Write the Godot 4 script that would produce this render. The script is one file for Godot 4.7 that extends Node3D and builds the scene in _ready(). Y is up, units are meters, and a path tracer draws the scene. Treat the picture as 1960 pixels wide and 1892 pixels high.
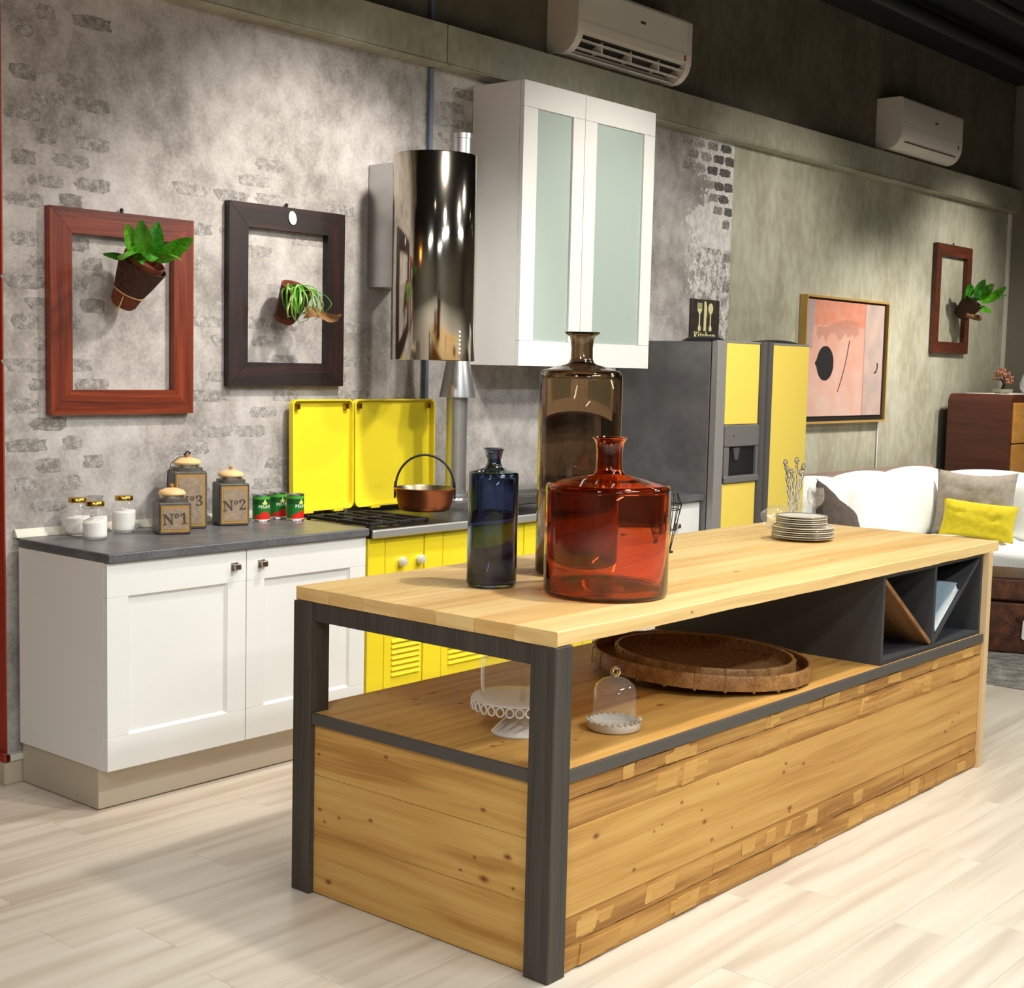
extends Node3D
# A kitchen showroom: island with a pine top in front of a kitchen wall, living corner behind.
# Wall plane is z = 0, x runs along the wall to the right, the room opens towards +z.

# ------------------------------------------------------------------ mesh builder
class MB:
	var v := PackedVector3Array()
	var n := PackedVector3Array()
	var t := PackedVector2Array()
	func tri(a: Vector3, b: Vector3, c: Vector3, na: Vector3, nb: Vector3, nc: Vector3, ua := Vector2.ZERO, ub := Vector2.ZERO, uc := Vector2.ZERO) -> void:
		var f := (b - a).cross(c - a)
		if f.length_squared() < 1e-16:
			return
		if f.dot(na + nb + nc) > 0.0:
			v.append_array([a, c, b]); n.append_array([na, nc, nb]); t.append_array([ua, uc, ub])
		else:
			v.append_array([a, b, c]); n.append_array([na, nb, nc]); t.append_array([ua, ub, uc])
	func quad(a: Vector3, b: Vector3, c: Vector3, d: Vector3, nn: Vector3, uvs := []) -> void:
		var u: Array = uvs if uvs.size() == 4 else [Vector2(0, 0), Vector2(1, 0), Vector2(1, 1), Vector2(0, 1)]
		tri(a, b, c, nn, nn, nn, u[0], u[1], u[2]); tri(a, c, d, nn, nn, nn, u[0], u[2], u[3])
	func quad4(a: Vector3, b: Vector3, c: Vector3, d: Vector3, na: Vector3, nb: Vector3, nc: Vector3, nd: Vector3, u := [Vector2(), Vector2(), Vector2(), Vector2()]) -> void:
		tri(a, b, c, na, nb, nc, u[0], u[1], u[2]); tri(a, c, d, na, nc, nd, u[0], u[2], u[3])
	func box(c: Vector3, s: Vector3, e := 0.0, B := Basis()) -> void:
		# a box with chamfered edges of e
		var h := s * 0.5
		e = minf(e, minf(h.x, minf(h.y, h.z)) * 0.95)
		var ax := [Vector3.RIGHT, Vector3.UP, Vector3.BACK]
		var hh := [h.x, h.y, h.z]
		for i in 3:
			var j := (i + 1) % 3
			var k := (i + 2) % 3
			for sg in [-1.0, 1.0]:
				var nn: Vector3 = ax[i] * sg
				var o: Vector3 = nn * hh[i]
				var A: Vector3 = ax[j] * (hh[j] - e)
				var D: Vector3 = ax[k] * (hh[k] - e)
				quad(c + B * (o - A - D), c + B * (o + A - D), c + B * (o + A + D), c + B * (o - A + D), B * nn)
		if e <= 0.0:
			return
		for i in 3:
			var j := (i + 1) % 3
			var k := (i + 2) % 3
			for sj in [-1.0, 1.0]:
				for sk in [-1.0, 1.0]:
					var p1: Vector3 = ax[j] * sj * hh[j] + ax[k] * sk * (hh[k] - e)
					var p2: Vector3 = ax[j] * sj * (hh[j] - e) + ax[k] * sk * hh[k]
					var q: Vector3 = ax[i] * (hh[i] - e)
					var n1: Vector3 = B * (ax[j] * sj)
					var n2: Vector3 = B * (ax[k] * sk)
					quad4(c + B * (p1 - q), c + B * (p1 + q), c + B * (p2 + q), c + B * (p2 - q), n1, n1, n2, n2)
		for sx in [-1.0, 1.0]:
			for sy in [-1.0, 1.0]:
				for sz in [-1.0, 1.0]:
					var S := Vector3(sx, sy, sz)
					var nn: Vector3 = B * S.normalized()
					tri(c + B * (S * Vector3(h.x, h.y - e, h.z - e)), c + B * (S * Vector3(h.x - e, h.y, h.z - e)), c + B * (S * Vector3(h.x - e, h.y - e, h.z)), nn, nn, nn)
	func bx(x0: float, x1: float, y0: float, y1: float, z0: float, z1: float, e := 0.0) -> void:
		box(Vector3(x0 + x1, y0 + y1, z0 + z1) * 0.5, Vector3(absf(x1 - x0), absf(y1 - y0), absf(z1 - z0)), e)
	func lathe(prof: Array, segs := 32, T := Transform3D(), sharp := 0.75, a0 := 0.0, a1 := TAU) -> void:
		# prof: Vector2(radius, height), listed so that the outside lies to the right when walking up
		var m := prof.size()
		var sn := []
		for i in m - 1:
			var d: Vector2 = prof[i + 1] - prof[i]
			sn.append(Vector2(d.y, -d.x).normalized())
		for i in m - 1:
			var nA: Vector2 = sn[i]
			var nB: Vector2 = sn[i]
			if i > 0 and sn[i - 1].dot(sn[i]) > sharp:
				nA = (sn[i - 1] + sn[i]).normalized()
			if i < m - 2 and sn[i + 1].dot(sn[i]) > sharp:
				nB = (sn[i + 1] + sn[i]).normalized()
			for s in segs:
				var f0 := a0 + (a1 - a0) * s / segs
				var f1 := a0 + (a1 - a0) * (s + 1) / segs
				var d0 := Vector3(sin(f0), 0, cos(f0))
				var d1 := Vector3(sin(f1), 0, cos(f1))
				var pa: Vector2 = prof[i]
				var pb: Vector2 = prof[i + 1]
				var up := Vector3.UP
				quad4(T * (d0 * pa.x + up * pa.y), T * (d1 * pa.x + up * pa.y), T * (d1 * pb.x + up * pb.y), T * (d0 * pb.x + up * pb.y),
					T.basis * (d0 * nA.x + up * nA.y), T.basis * (d1 * nA.x + up * nA.y), T.basis * (d1 * nB.x + up * nB.y), T.basis * (d0 * nB.x + up * nB.y),
					[Vector2(float(s) / segs, 1.0 - float(i) / (m - 1)), Vector2(float(s + 1) / segs, 1.0 - float(i) / (m - 1)), Vector2(float(s + 1) / segs, 1.0 - float(i + 1) / (m - 1)), Vector2(float(s) / segs, 1.0 - float(i + 1) / (m - 1))])
	func tube(path: Array, r, segs := 8, closed := false, squash := 1.0) -> void:
		# r: a number or an array of radii, one for each point
		var m := path.size()
		var rings := []
		var rn := []
		var side := Vector3.ZERO
		for i in m:
			var prev: Vector3 = path[(i - 1 + m) % m] if closed or i > 0 else path[i]
			var nxt: Vector3 = path[(i + 1) % m] if closed or i < m - 1 else path[i]
			var d := (nxt - prev).normalized()
			if side == Vector3.ZERO:
				side = d.cross(Vector3.UP if absf(d.y) < 0.9 else Vector3.RIGHT).normalized()
			side = (side - d * side.dot(d)).normalized()
			var up := side.cross(d)
			var rr: float = r[i] if r is Array else r
			var ring := []
			var nn := []
			for s in segs:
				var a := TAU * s / segs
				ring.append(path[i] + side * cos(a) * rr + up * sin(a) * rr * squash)
				nn.append((side * cos(a) * squash + up * sin(a)).normalized())
			rings.append(ring); rn.append(nn)
		for i in (m if closed else m - 1):
			var j := (i + 1) % m
			for s in segs:
				var q := (s + 1) % segs
				quad4(rings[i][s], rings[i][q], rings[j][q], rings[j][s], rn[i][s], rn[i][q], rn[j][q], rn[j][s])
		if not closed:
			var d0: Vector3 = (path[0] - path[1]).normalized()
			var d1: Vector3 = (path[m - 1] - path[m - 2]).normalized()
			for s in segs:
				var q := (s + 1) % segs
				tri(path[0], rings[0][s], rings[0][q], d0, d0, d0)
				tri(path[m - 1], rings[m - 1][s], rings[m - 1][q], d1, d1, d1)
	func prism(pts: PackedVector2Array, z0: float, z1: float, T := Transform3D(), smooth := false) -> void:
		# extrudes an outline of the xy plane from z0 to z1
		var idx := Geometry2D.triangulate_polygon(pts)
		for i in range(0, idx.size(), 3):
			var a := pts[idx[i]]
			var b := pts[idx[i + 1]]
			var c := pts[idx[i + 2]]
			for zz in [z0, z1]:
				var nn: Vector3 = T.basis * Vector3(0, 0, -1 if zz == z0 else 1)
				tri(T * Vector3(a.x, a.y, zz), T * Vector3(b.x, b.y, zz), T * Vector3(c.x, c.y, zz), nn, nn, nn)
		var m := pts.size()
		var cw := Geometry2D.is_polygon_clockwise(pts)
		var en := []
		for i in m:
			var d := (pts[(i + 1) % m] - pts[i]).normalized()
			en.append(Vector2(-d.y, d.x) if cw else Vector2(d.y, -d.x))
		for i in m:
			var j := (i + 1) % m
			var na: Vector2 = en[i]
			var nb: Vector2 = en[i]
			if smooth:
				if en[(i - 1 + m) % m].dot(en[i]) > 0.7: na = (en[(i - 1 + m) % m] + en[i]).normalized()
				if en[j].dot(en[i]) > 0.7: nb = (en[j] + en[i]).normalized()
			var A := T.basis * Vector3(na.x, na.y, 0)
			var B := T.basis * Vector3(nb.x, nb.y, 0)
			quad4(T * Vector3(pts[i].x, pts[i].y, z0), T * Vector3(pts[j].x, pts[j].y, z0), T * Vector3(pts[j].x, pts[j].y, z1), T * Vector3(pts[i].x, pts[i].y, z1), A, B, B, A)
	func ring(outer: PackedVector2Array, inner: PackedVector2Array, z0: float, z1: float, T := Transform3D()) -> void:
		var m := outer.size()
		for i in m:
			var j := (i + 1) % m
			var o0 := outer[i]; var o1 := outer[j]; var i0 := inner[i]; var i1 := inner[j]
			for zz in [z0, z1]:
				var nn: Vector3 = T.basis * Vector3(0, 0, -1 if zz == z0 else 1)
				quad(T * Vector3(o0.x, o0.y, zz), T * Vector3(o1.x, o1.y, zz), T * Vector3(i1.x, i1.y, zz), T * Vector3(i0.x, i0.y, zz), nn)
			var mid := (o0 + o1) * 0.5 - (i0 + i1) * 0.5
			var d := (o1 - o0).normalized()
			var nv := Vector2(d.y, -d.x)
			if nv.dot(mid) < 0: nv = -nv
			var N := T.basis * Vector3(nv.x, nv.y, 0)
			quad(T * Vector3(o0.x, o0.y, z0), T * Vector3(o1.x, o1.y, z0), T * Vector3(o1.x, o1.y, z1), T * Vector3(o0.x, o0.y, z1), N)
			quad(T * Vector3(i0.x, i0.y, z0), T * Vector3(i1.x, i1.y, z0), T * Vector3(i1.x, i1.y, z1), T * Vector3(i0.x, i0.y, z1), -N)
	func grid(fn: Callable, nu: int, nv: int, flip := false) -> void:
		# fn(u, v) with u, v in 0..1 gives a point; normals from neighbours
		var p := []
		for i in nu + 1:
			var row := []
			for j in nv + 1:
				row.append(fn.call(float(i) / nu, float(j) / nv))
			p.append(row)
		var nn := []
		for i in nu + 1:
			var row := []
			for j in nv + 1:
				var du: Vector3 = p[mini(i + 1, nu)][j] - p[maxi(i - 1, 0)][j]
				var dv: Vector3 = p[i][mini(j + 1, nv)] - p[i][maxi(j - 1, 0)]
				var q := du.cross(dv).normalized()
				if q == Vector3.ZERO: q = Vector3.UP
				row.append(-q if flip else q)
			nn.append(row)
		for i in nu:
			for j in nv:
				var u0 := float(i) / nu; var u1 := float(i + 1) / nu; var v0 := float(j) / nv; var v1 := float(j + 1) / nv
				quad4(p[i][j], p[i + 1][j], p[i + 1][j + 1], p[i][j + 1], nn[i][j], nn[i + 1][j], nn[i + 1][j + 1], nn[i][j + 1], [Vector2(u0, v0), Vector2(u1, v0), Vector2(u1, v1), Vector2(u0, v1)])
	func ball(c: Vector3, r: Vector3, seg := 12) -> void:
		var f := func(u, w): return c + Vector3(sin(w * PI) * cos(-u * TAU) * r.x, -cos(w * PI) * r.y, sin(w * PI) * sin(-u * TAU) * r.z)
		for i in seg:
			for j in seg / 2:
				var q := []
				var m := []
				for e in [[i, j], [i + 1, j], [i + 1, j + 1], [i, j + 1]]:
					var pt: Vector3 = f.call(float(e[0]) / seg, float(e[1]) / (seg / 2))
					q.append(pt); m.append(((pt - c) / (r * r)).normalized())
				quad4(q[0], q[1], q[2], q[3], m[0], m[1], m[2], m[3])
	func mesh() -> ArrayMesh:
		var a := []
		a.resize(Mesh.ARRAY_MAX)
		a[Mesh.ARRAY_VERTEX] = v; a[Mesh.ARRAY_NORMAL] = n; a[Mesh.ARRAY_TEX_UV] = t
		var am := ArrayMesh.new()
		am.add_surface_from_arrays(Mesh.PRIMITIVE_TRIANGLES, a)
		return am

# ------------------------------------------------------------------ scene helpers
var names := {}
func numbered(s: String) -> String:
	if not names.has(s):
		names[s] = 0
		return s
	names[s] += 1
	return "%s_%03d" % [s, names[s]]

func thing(called: String, label: String, category: String, at := Vector3.ZERO, turn := 0.0, group := "") -> Node3D:
	var o := Node3D.new()
	o.name = numbered(called)
	add_child(o)
	o.position = at
	o.rotation.y = turn
	o.set_meta("label", label)
	o.set_meta("category", category)
	if group: o.set_meta("group", group)
	return o

func part(called: String, m, mat: Material, parent: Node3D, at := Vector3.ZERO) -> MeshInstance3D:
	var o := MeshInstance3D.new()
	o.name = called
	o.mesh = m.mesh() if m is MB else m
	o.material_override = mat
	parent.add_child(o, true)
	o.position = at
	return o

func struct(called: String, m, mat: Material, label: String) -> MeshInstance3D:
	var o := MeshInstance3D.new()
	o.name = called
	o.mesh = m.mesh() if m is MB else m
	o.material_override = mat
	add_child(o, true)
	o.set_meta("kind", "structure")
	o.set_meta("label", label)
	return o

func copy(src: Node3D, at: Vector3, turn: float, label: String) -> Node3D:
	var c: Node3D = src.duplicate()
	c.name = numbered(src.get_meta("stem"))
	add_child(c)
	c.position = at
	c.rotation.y = turn
	c.set_meta("label", label)
	return c

func mat(col: Color, rough := 0.6, metal := 0.0, spec := 0.5) -> StandardMaterial3D:
	var m := StandardMaterial3D.new()
	m.albedo_color = col
	m.roughness = rough
	m.metallic = metal
	m.metallic_specular = spec
	return m

func rgb(r: int, g: int, b: int) -> Color:
	return Color8(r, g, b)

func pane(alpha := 0.06) -> StandardMaterial3D:
	var m := mat(Color(1, 1, 1, alpha), 0.02)
	m.transparency = BaseMaterial3D.TRANSPARENCY_ALPHA
	return m

func glass(col: Color) -> StandardMaterial3D:
	var m := mat(Color(col.r, col.g, col.b, 0.0), 0.01)
	m.refraction_enabled = true
	m.refraction_scale = 0.05
	m.transparency = BaseMaterial3D.TRANSPARENCY_ALPHA
	return m

func tri_mat(img: Image, sc: Vector3, rough := 0.6, off := Vector3.ZERO, world := true) -> StandardMaterial3D:
	var m := StandardMaterial3D.new()
	m.albedo_texture = tex(img)
	m.uv1_triplanar = true
	m.uv1_world_triplanar = world
	m.uv1_triplanar_sharpness = 8.0
	m.uv1_scale = sc
	m.uv1_offset = off
	m.roughness = rough
	return m

var texs := {}
func tex(img: Image) -> ImageTexture:
	if not texs.has(img):
		texs[img] = ImageTexture.create_from_image(img)
	return texs[img]

func noise(sd: int, f: float, oct := 4, type := FastNoiseLite.TYPE_SIMPLEX_SMOOTH) -> FastNoiseLite:
	var n := FastNoiseLite.new()
	n.seed = sd
	n.frequency = f
	n.noise_type = type
	n.fractal_octaves = oct
	n.fractal_type = FastNoiseLite.FRACTAL_FBM if oct > 1 else FastNoiseLite.FRACTAL_NONE
	return n

func ramp3(a: Color, b: Color, c: Color, x: float) -> Color:
	x = clampf(x, 0.0, 1.0)
	return a.lerp(b, x * 2.0) if x < 0.5 else b.lerp(c, x * 2.0 - 1.0)

# Wood: grain along u, L x H metres on w x h pixels; knots = [[u, v, r], ...] in metres
func wood(w: int, h: int, L: float, H: float, dark: Color, mid: Color, pale: Color, sd: int, streak: float, knots: Array, kcol: Color, bands := 0.5, fb := 16.0, fs := 95.0) -> Image:
	var img := Image.create(w, h, true, Image.FORMAT_RGB8)
	var n1 := noise(sd, 1.0, 2)
	var n2 := noise(sd + 1, 1.0, 3)
	var n3 := noise(sd + 2, 1.0, 2)
	for y in h:
		var vv := H * y / h
		for x in w:
			var u := L * x / w
			var vw := vv + 0.012 * n1.get_noise_2d(u * 1.1, vv * 5.0)
			var kd := 0.0
			for k in knots:
				var dy: float = (vv - k[1]) / k[2]
				if absf(dy) > 5.5: continue
				var dx: float = (u - k[0]) / (k[2] * 2.4)
				var d := dx * dx + dy * dy
				if d < 30.0:
					var e := exp(-d * 0.35)
					vw += e * dy * k[2] * 0.7
					kd = maxf(kd, exp(-((u - k[0]) ** 2 / (k[2] * 0.75) ** 2 + (vv - k[1]) ** 2 / (k[2] * 0.42) ** 2)))
			var s := n2.get_noise_2d(u * 2.2, vw * fs) * streak + n3.get_noise_2d(u * 0.7, vw * fb) * bands
			# the last part fades into what lies before the start, so that the tile repeats without a seam
			var f := (float(x) / w - 0.8) * 5.0
			if f > 0.0:
				var vb := vv + 0.012 * n1.get_noise_2d((u - L) * 1.1, vv * 5.0)
				s = lerpf(s, n2.get_noise_2d((u - L) * 2.2, vb * fs) * streak + n3.get_noise_2d((u - L) * 0.7, vb * fb) * bands, f)
			var c := ramp3(dark, mid, pale, 0.5 + s)
			if kd > 0.02:
				c = c.lerp(kcol, minf(1.0, kd * 1.1))
			img.set_pixel(x, y, c)
	img.generate_mipmaps()
	return img

# mottled surface, tiles over w x h
func mottle(w: int, h: int, a: Color, b: Color, c: Color, sd: int, f1: float, f2: float, mixing := 0.5, sx := 1.0) -> Image:
	var img := Image.create(w, h, true, Image.FORMAT_RGB8)
	var n1 := noise(sd, f1, 4)
	var n2 := noise(sd + 7, f2, 3)
	for y in h:
		for x in w:
			var s := n1.get_noise_2d(x * sx, y) * (1.0 - mixing) + n2.get_noise_2d(x * sx, y) * mixing
			var fx := (float(x) / w - 0.8) * 5.0
			var fy := (float(y) / h - 0.8) * 5.0
			if fx > 0.0: s = lerpf(s, n1.get_noise_2d((x - w) * sx, y) * (1.0 - mixing) + n2.get_noise_2d((x - w) * sx, y) * mixing, fx)
			if fy > 0.0:
				var s2 := n1.get_noise_2d(x * sx, y - h) * (1.0 - mixing) + n2.get_noise_2d(x * sx, y - h) * mixing
				if fx > 0.0: s2 = lerpf(s2, n1.get_noise_2d((x - w) * sx, y - h) * (1.0 - mixing) + n2.get_noise_2d((x - w) * sx, y - h) * mixing, fx)
				s = lerpf(s, s2, fy)
			img.set_pixel(x, y, ramp3(a, b, c, 0.5 + s * 1.3))
	img.generate_mipmaps()
	return img

func rrect(w: float, h: float, r: float, seg := 5) -> PackedVector2Array:
	var o := PackedVector2Array()
	for q in 4:
		var cx := (w * 0.5 - r) * (1 if q == 0 or q == 3 else -1)
		var cy := (h * 0.5 - r) * (1 if q < 2 else -1)
		for s in seg + 1:
			var a := PI * 0.5 * (q + float(s) / seg)
			o.append(Vector2(cx + cos(a) * r, cy + sin(a) * r))
	return o

func text_mesh(s: String, size_m: float, depth: float, serif := false) -> TextMesh:
	var f := SystemFont.new()
	f.font_names = PackedStringArray(["Droid Serif" if serif else "Droid Sans"])
	f.font_weight = 700
	var m := TextMesh.new()
	m.text = s
	m.font = f
	m.font_size = 32
	m.pixel_size = size_m / 32.0
	m.depth = depth
	m.curve_step = 4.0
	return m

# materials
var M := {}

func _ready() -> void:
	# ---------------- camera
	var cam := Camera3D.new()
	cam.name = "camera"
	add_child(cam)
	cam.transform = Transform3D(Basis(Vector3(0.64662, 0.02333, 0.76246), Vector3(0.05479, 0.99553, -0.07693), Vector3(-0.76084, 0.09152, 0.64245)).orthonormalized(), Vector3(-2.7424, 1.5786, 4.6812))
	cam.fov = 38.457
	cam.near = 0.05
	cam.far = 60.0
	cam.current = true
	# ---------------- air and exposure
	var we := WorldEnvironment.new()
	we.name = "world_environment"
	var env := Environment.new()
	env.background_mode = Environment.BG_COLOR
	env.background_color = Color(0, 0, 0)
	env.tonemap_mode = Environment.TONE_MAPPER_LINEAR
	env.tonemap_exposure = 1.45
	env.sdfgi_enabled = true
	env.ssao_enabled = true
	env.ssil_enabled = true
	we.environment = env
	add_child(we)
	# ---------------- lamps of the showroom (fittings and their light)
	make_materials()
	# spotlights on tracks: position, where they point, energy, half angle
	var spots := [
		[Vector3(1.42, 3.2, 1.45), Vector3(1.4, 1.4, 0.0), 4.2, 44.0, "black track spotlight over the aisle in front of the extractor hood"],
		[Vector3(0.2, 3.2, 1.9), Vector3(0.35, 1.0, 0.3), 1.0, 40.0, "black track spotlight above the white base cabinet"],
		[Vector3(3.3, 3.2, 2.2), Vector3(3.1, 1.5, 0.2), 3.4, 42.0, "black track spotlight facing the white wall cabinet"],
		[Vector3(5.4, 3.2, 2.0), Vector3(5.2, 1.6, 0.0), 2.6, 44.0, "black track spotlight facing the pink painting"],
		[Vector3(7.0, 3.2, 1.7), Vector3(6.9, 1.0, 0.5), 7.0, 44.0, "black track spotlight over the white corner sofa"],
		[Vector3(8.1, 3.2, 1.5), Vector3(8.1, 1.8, 0.0), 2.4, 42.0, "black track spotlight facing the brown frame above the sideboard"],
		[Vector3(0.9, 3.2, 3.0), Vector3(0.6, 0.9, 2.2), 2.9, 64.0, "black track spotlight over the near end of the island"],
		[Vector3(2.9, 3.2, 3.0), Vector3(2.4, 0.9, 2.0), 2.7, 64.0, "black track spotlight over the far end of the island"],
	]
	for s in spots:
		track_spot(s[0], s[1], s[2], s[3], s[4])
	for q in [[Vector3(0.4, 3.3, 4.9), "long white ceiling panel lamp in front of the island", 6.0], [Vector3(-3.2, 3.3, 3.6), "long white ceiling panel lamp left of the island", 7.5], [Vector3(4.3, 3.3, 4.9), "long white ceiling panel lamp by the far end of the island", 6.5], [Vector3(-2.2, 3.3, 6.8), "long white ceiling panel lamp near the entrance", 7.0]]:
		panel_lamp(q[0], q[2], q[1])
	pendant_bulb(Vector3(-1.35, 2.36, 0.78))
	build_room()
	build_island()
	build_kitchen()
	build_wall_things()
	build_living()
	build_table_things()
	build_counter_things()

func aim(d: Vector3) -> Basis: # basis whose -z points along d
	return Basis.looking_at(d.normalized(), Vector3.UP if absf(d.normalized().y) < 0.98 else Vector3.RIGHT)

func track_spot(at: Vector3, to: Vector3, energy: float, angle: float, label: String) -> void:
	var o := thing("track_spotlight", label, "spotlight", Vector3(at.x, 4.0, at.z), 0.0, "track spotlights under the black ceiling")
	var B := aim(to - at)
	var loc := at - Vector3(at.x, 4.0, at.z)
	var m := MB.new()
	m.bx(-0.5, 0.5, -0.03, 0.0, -0.018, 0.018, 0.003)
	part("track", m, M.black, o)
	m = MB.new()
	m.tube([Vector3(0, -0.03, 0), loc - B.z * -0.06], 0.008, 8)
	part("rod", m, M.black, o)
	m = MB.new()
	var T := Transform3D(B * Basis(Vector3.RIGHT, PI / 2), loc + B.z * 0.02)
	m.lathe([Vector2(0.0, 0.14), Vector2(0.045, 0.14), Vector2(0.055, 0.12), Vector2(0.06, 0.0), Vector2(0.055, 0.0), Vector2(0.05, 0.02), Vector2(0.0, 0.02)], 20, T)
	part("lamp_body", m, M.black, o)
	m = MB.new()
	m.lathe([Vector2(0.0, 0.008), Vector2(0.049, 0.008), Vector2(0.049, 0.014), Vector2(0.0, 0.014)], 20, T)
	part("lamp_lens", m, M.lamp_glow, o)
	var l := SpotLight3D.new()
	l.name = "spotlight"
	l.light_color = Color(1.0, 0.975, 0.93)
	l.light_energy = energy
	l.spot_angle = angle
	l.spot_angle_attenuation = 0.9
	l.spot_range = 14.0
	l.spot_attenuation = 2.0
	l.light_size = 0.09
	l.shadow_enabled = true
	o.add_child(l)
	l.transform = Transform3D(B, loc - B.z * 0.012)

func panel_lamp(at: Vector3, energy: float, label: String) -> void:
	var o := thing("panel_lamp", label, "lamp", at, 0.0, "panel lamps over the sales floor")
	var m := MB.new()
	m.bx(-0.75, 0.75, 0.0, 0.06, -0.16, 0.16, 0.008)
	part("housing", m, M.white_metal, o)
	m = MB.new()
	m.bx(-0.72, 0.72, -0.006, 0.0, -0.13, 0.13)
	part("diffuser_lamp", m, M.panel_glow, o)
	m = MB.new()
	for x in [-0.6, 0.6]:
		m.tube([Vector3(x, 0.05, 0), Vector3(x, 4.0 - at.y, 0)], 0.003, 5)
	part("suspension_wire", m, M.steel, o)
	var l := AreaLight3D.new()
	l.name = "area_light"
	l.area_size = Vector2(1.44, 0.26)
	l.light_energy = energy
	l.light_color = Color(0.97, 1.0, 1.0)
	l.area_range = 16.0
	l.shadow_enabled = true
	o.add_child(l)
	l.transform = Transform3D(Basis(Vector3.RIGHT, -PI / 2), Vector3(0, -0.012, 0))

func pendant_bulb(at: Vector3) -> void:
	var o := thing("pendant_bulb", "bare glowing filament bulb on a black cord left of the kitchen wall", "lamp", at)
	var m := MB.new()
	m.tube([Vector3(0, 0.1, 0), Vector3(0, 4.0 - at.y, 0)], 0.004, 6)
	part("cord", m, M.black, o)
	m = MB.new()
	m.lathe([Vector2(0, 0.1), Vector2(0.018, 0.1), Vector2(0.02, 0.045), Vector2(0.0, 0.045)].map(func(p): return p), 16)
	part("socket", m, M.brass, o)
	m = MB.new()
	m.ball(Vector3(0, 0, 0), Vector3(0.045, 0.055, 0.045), 18)
	part("bulb", m, M.bulb_glow, o)
	var l := OmniLight3D.new()
	l.name = "bulb_light"
	l.light_color = Color(1.0, 0.62, 0.3)
	l.light_energy = 0.25
	l.omni_range = 12.0
	l.omni_attenuation = 2.0
	l.light_size = 0.04
	l.shadow_enabled = true
	o.add_child(l)

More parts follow.
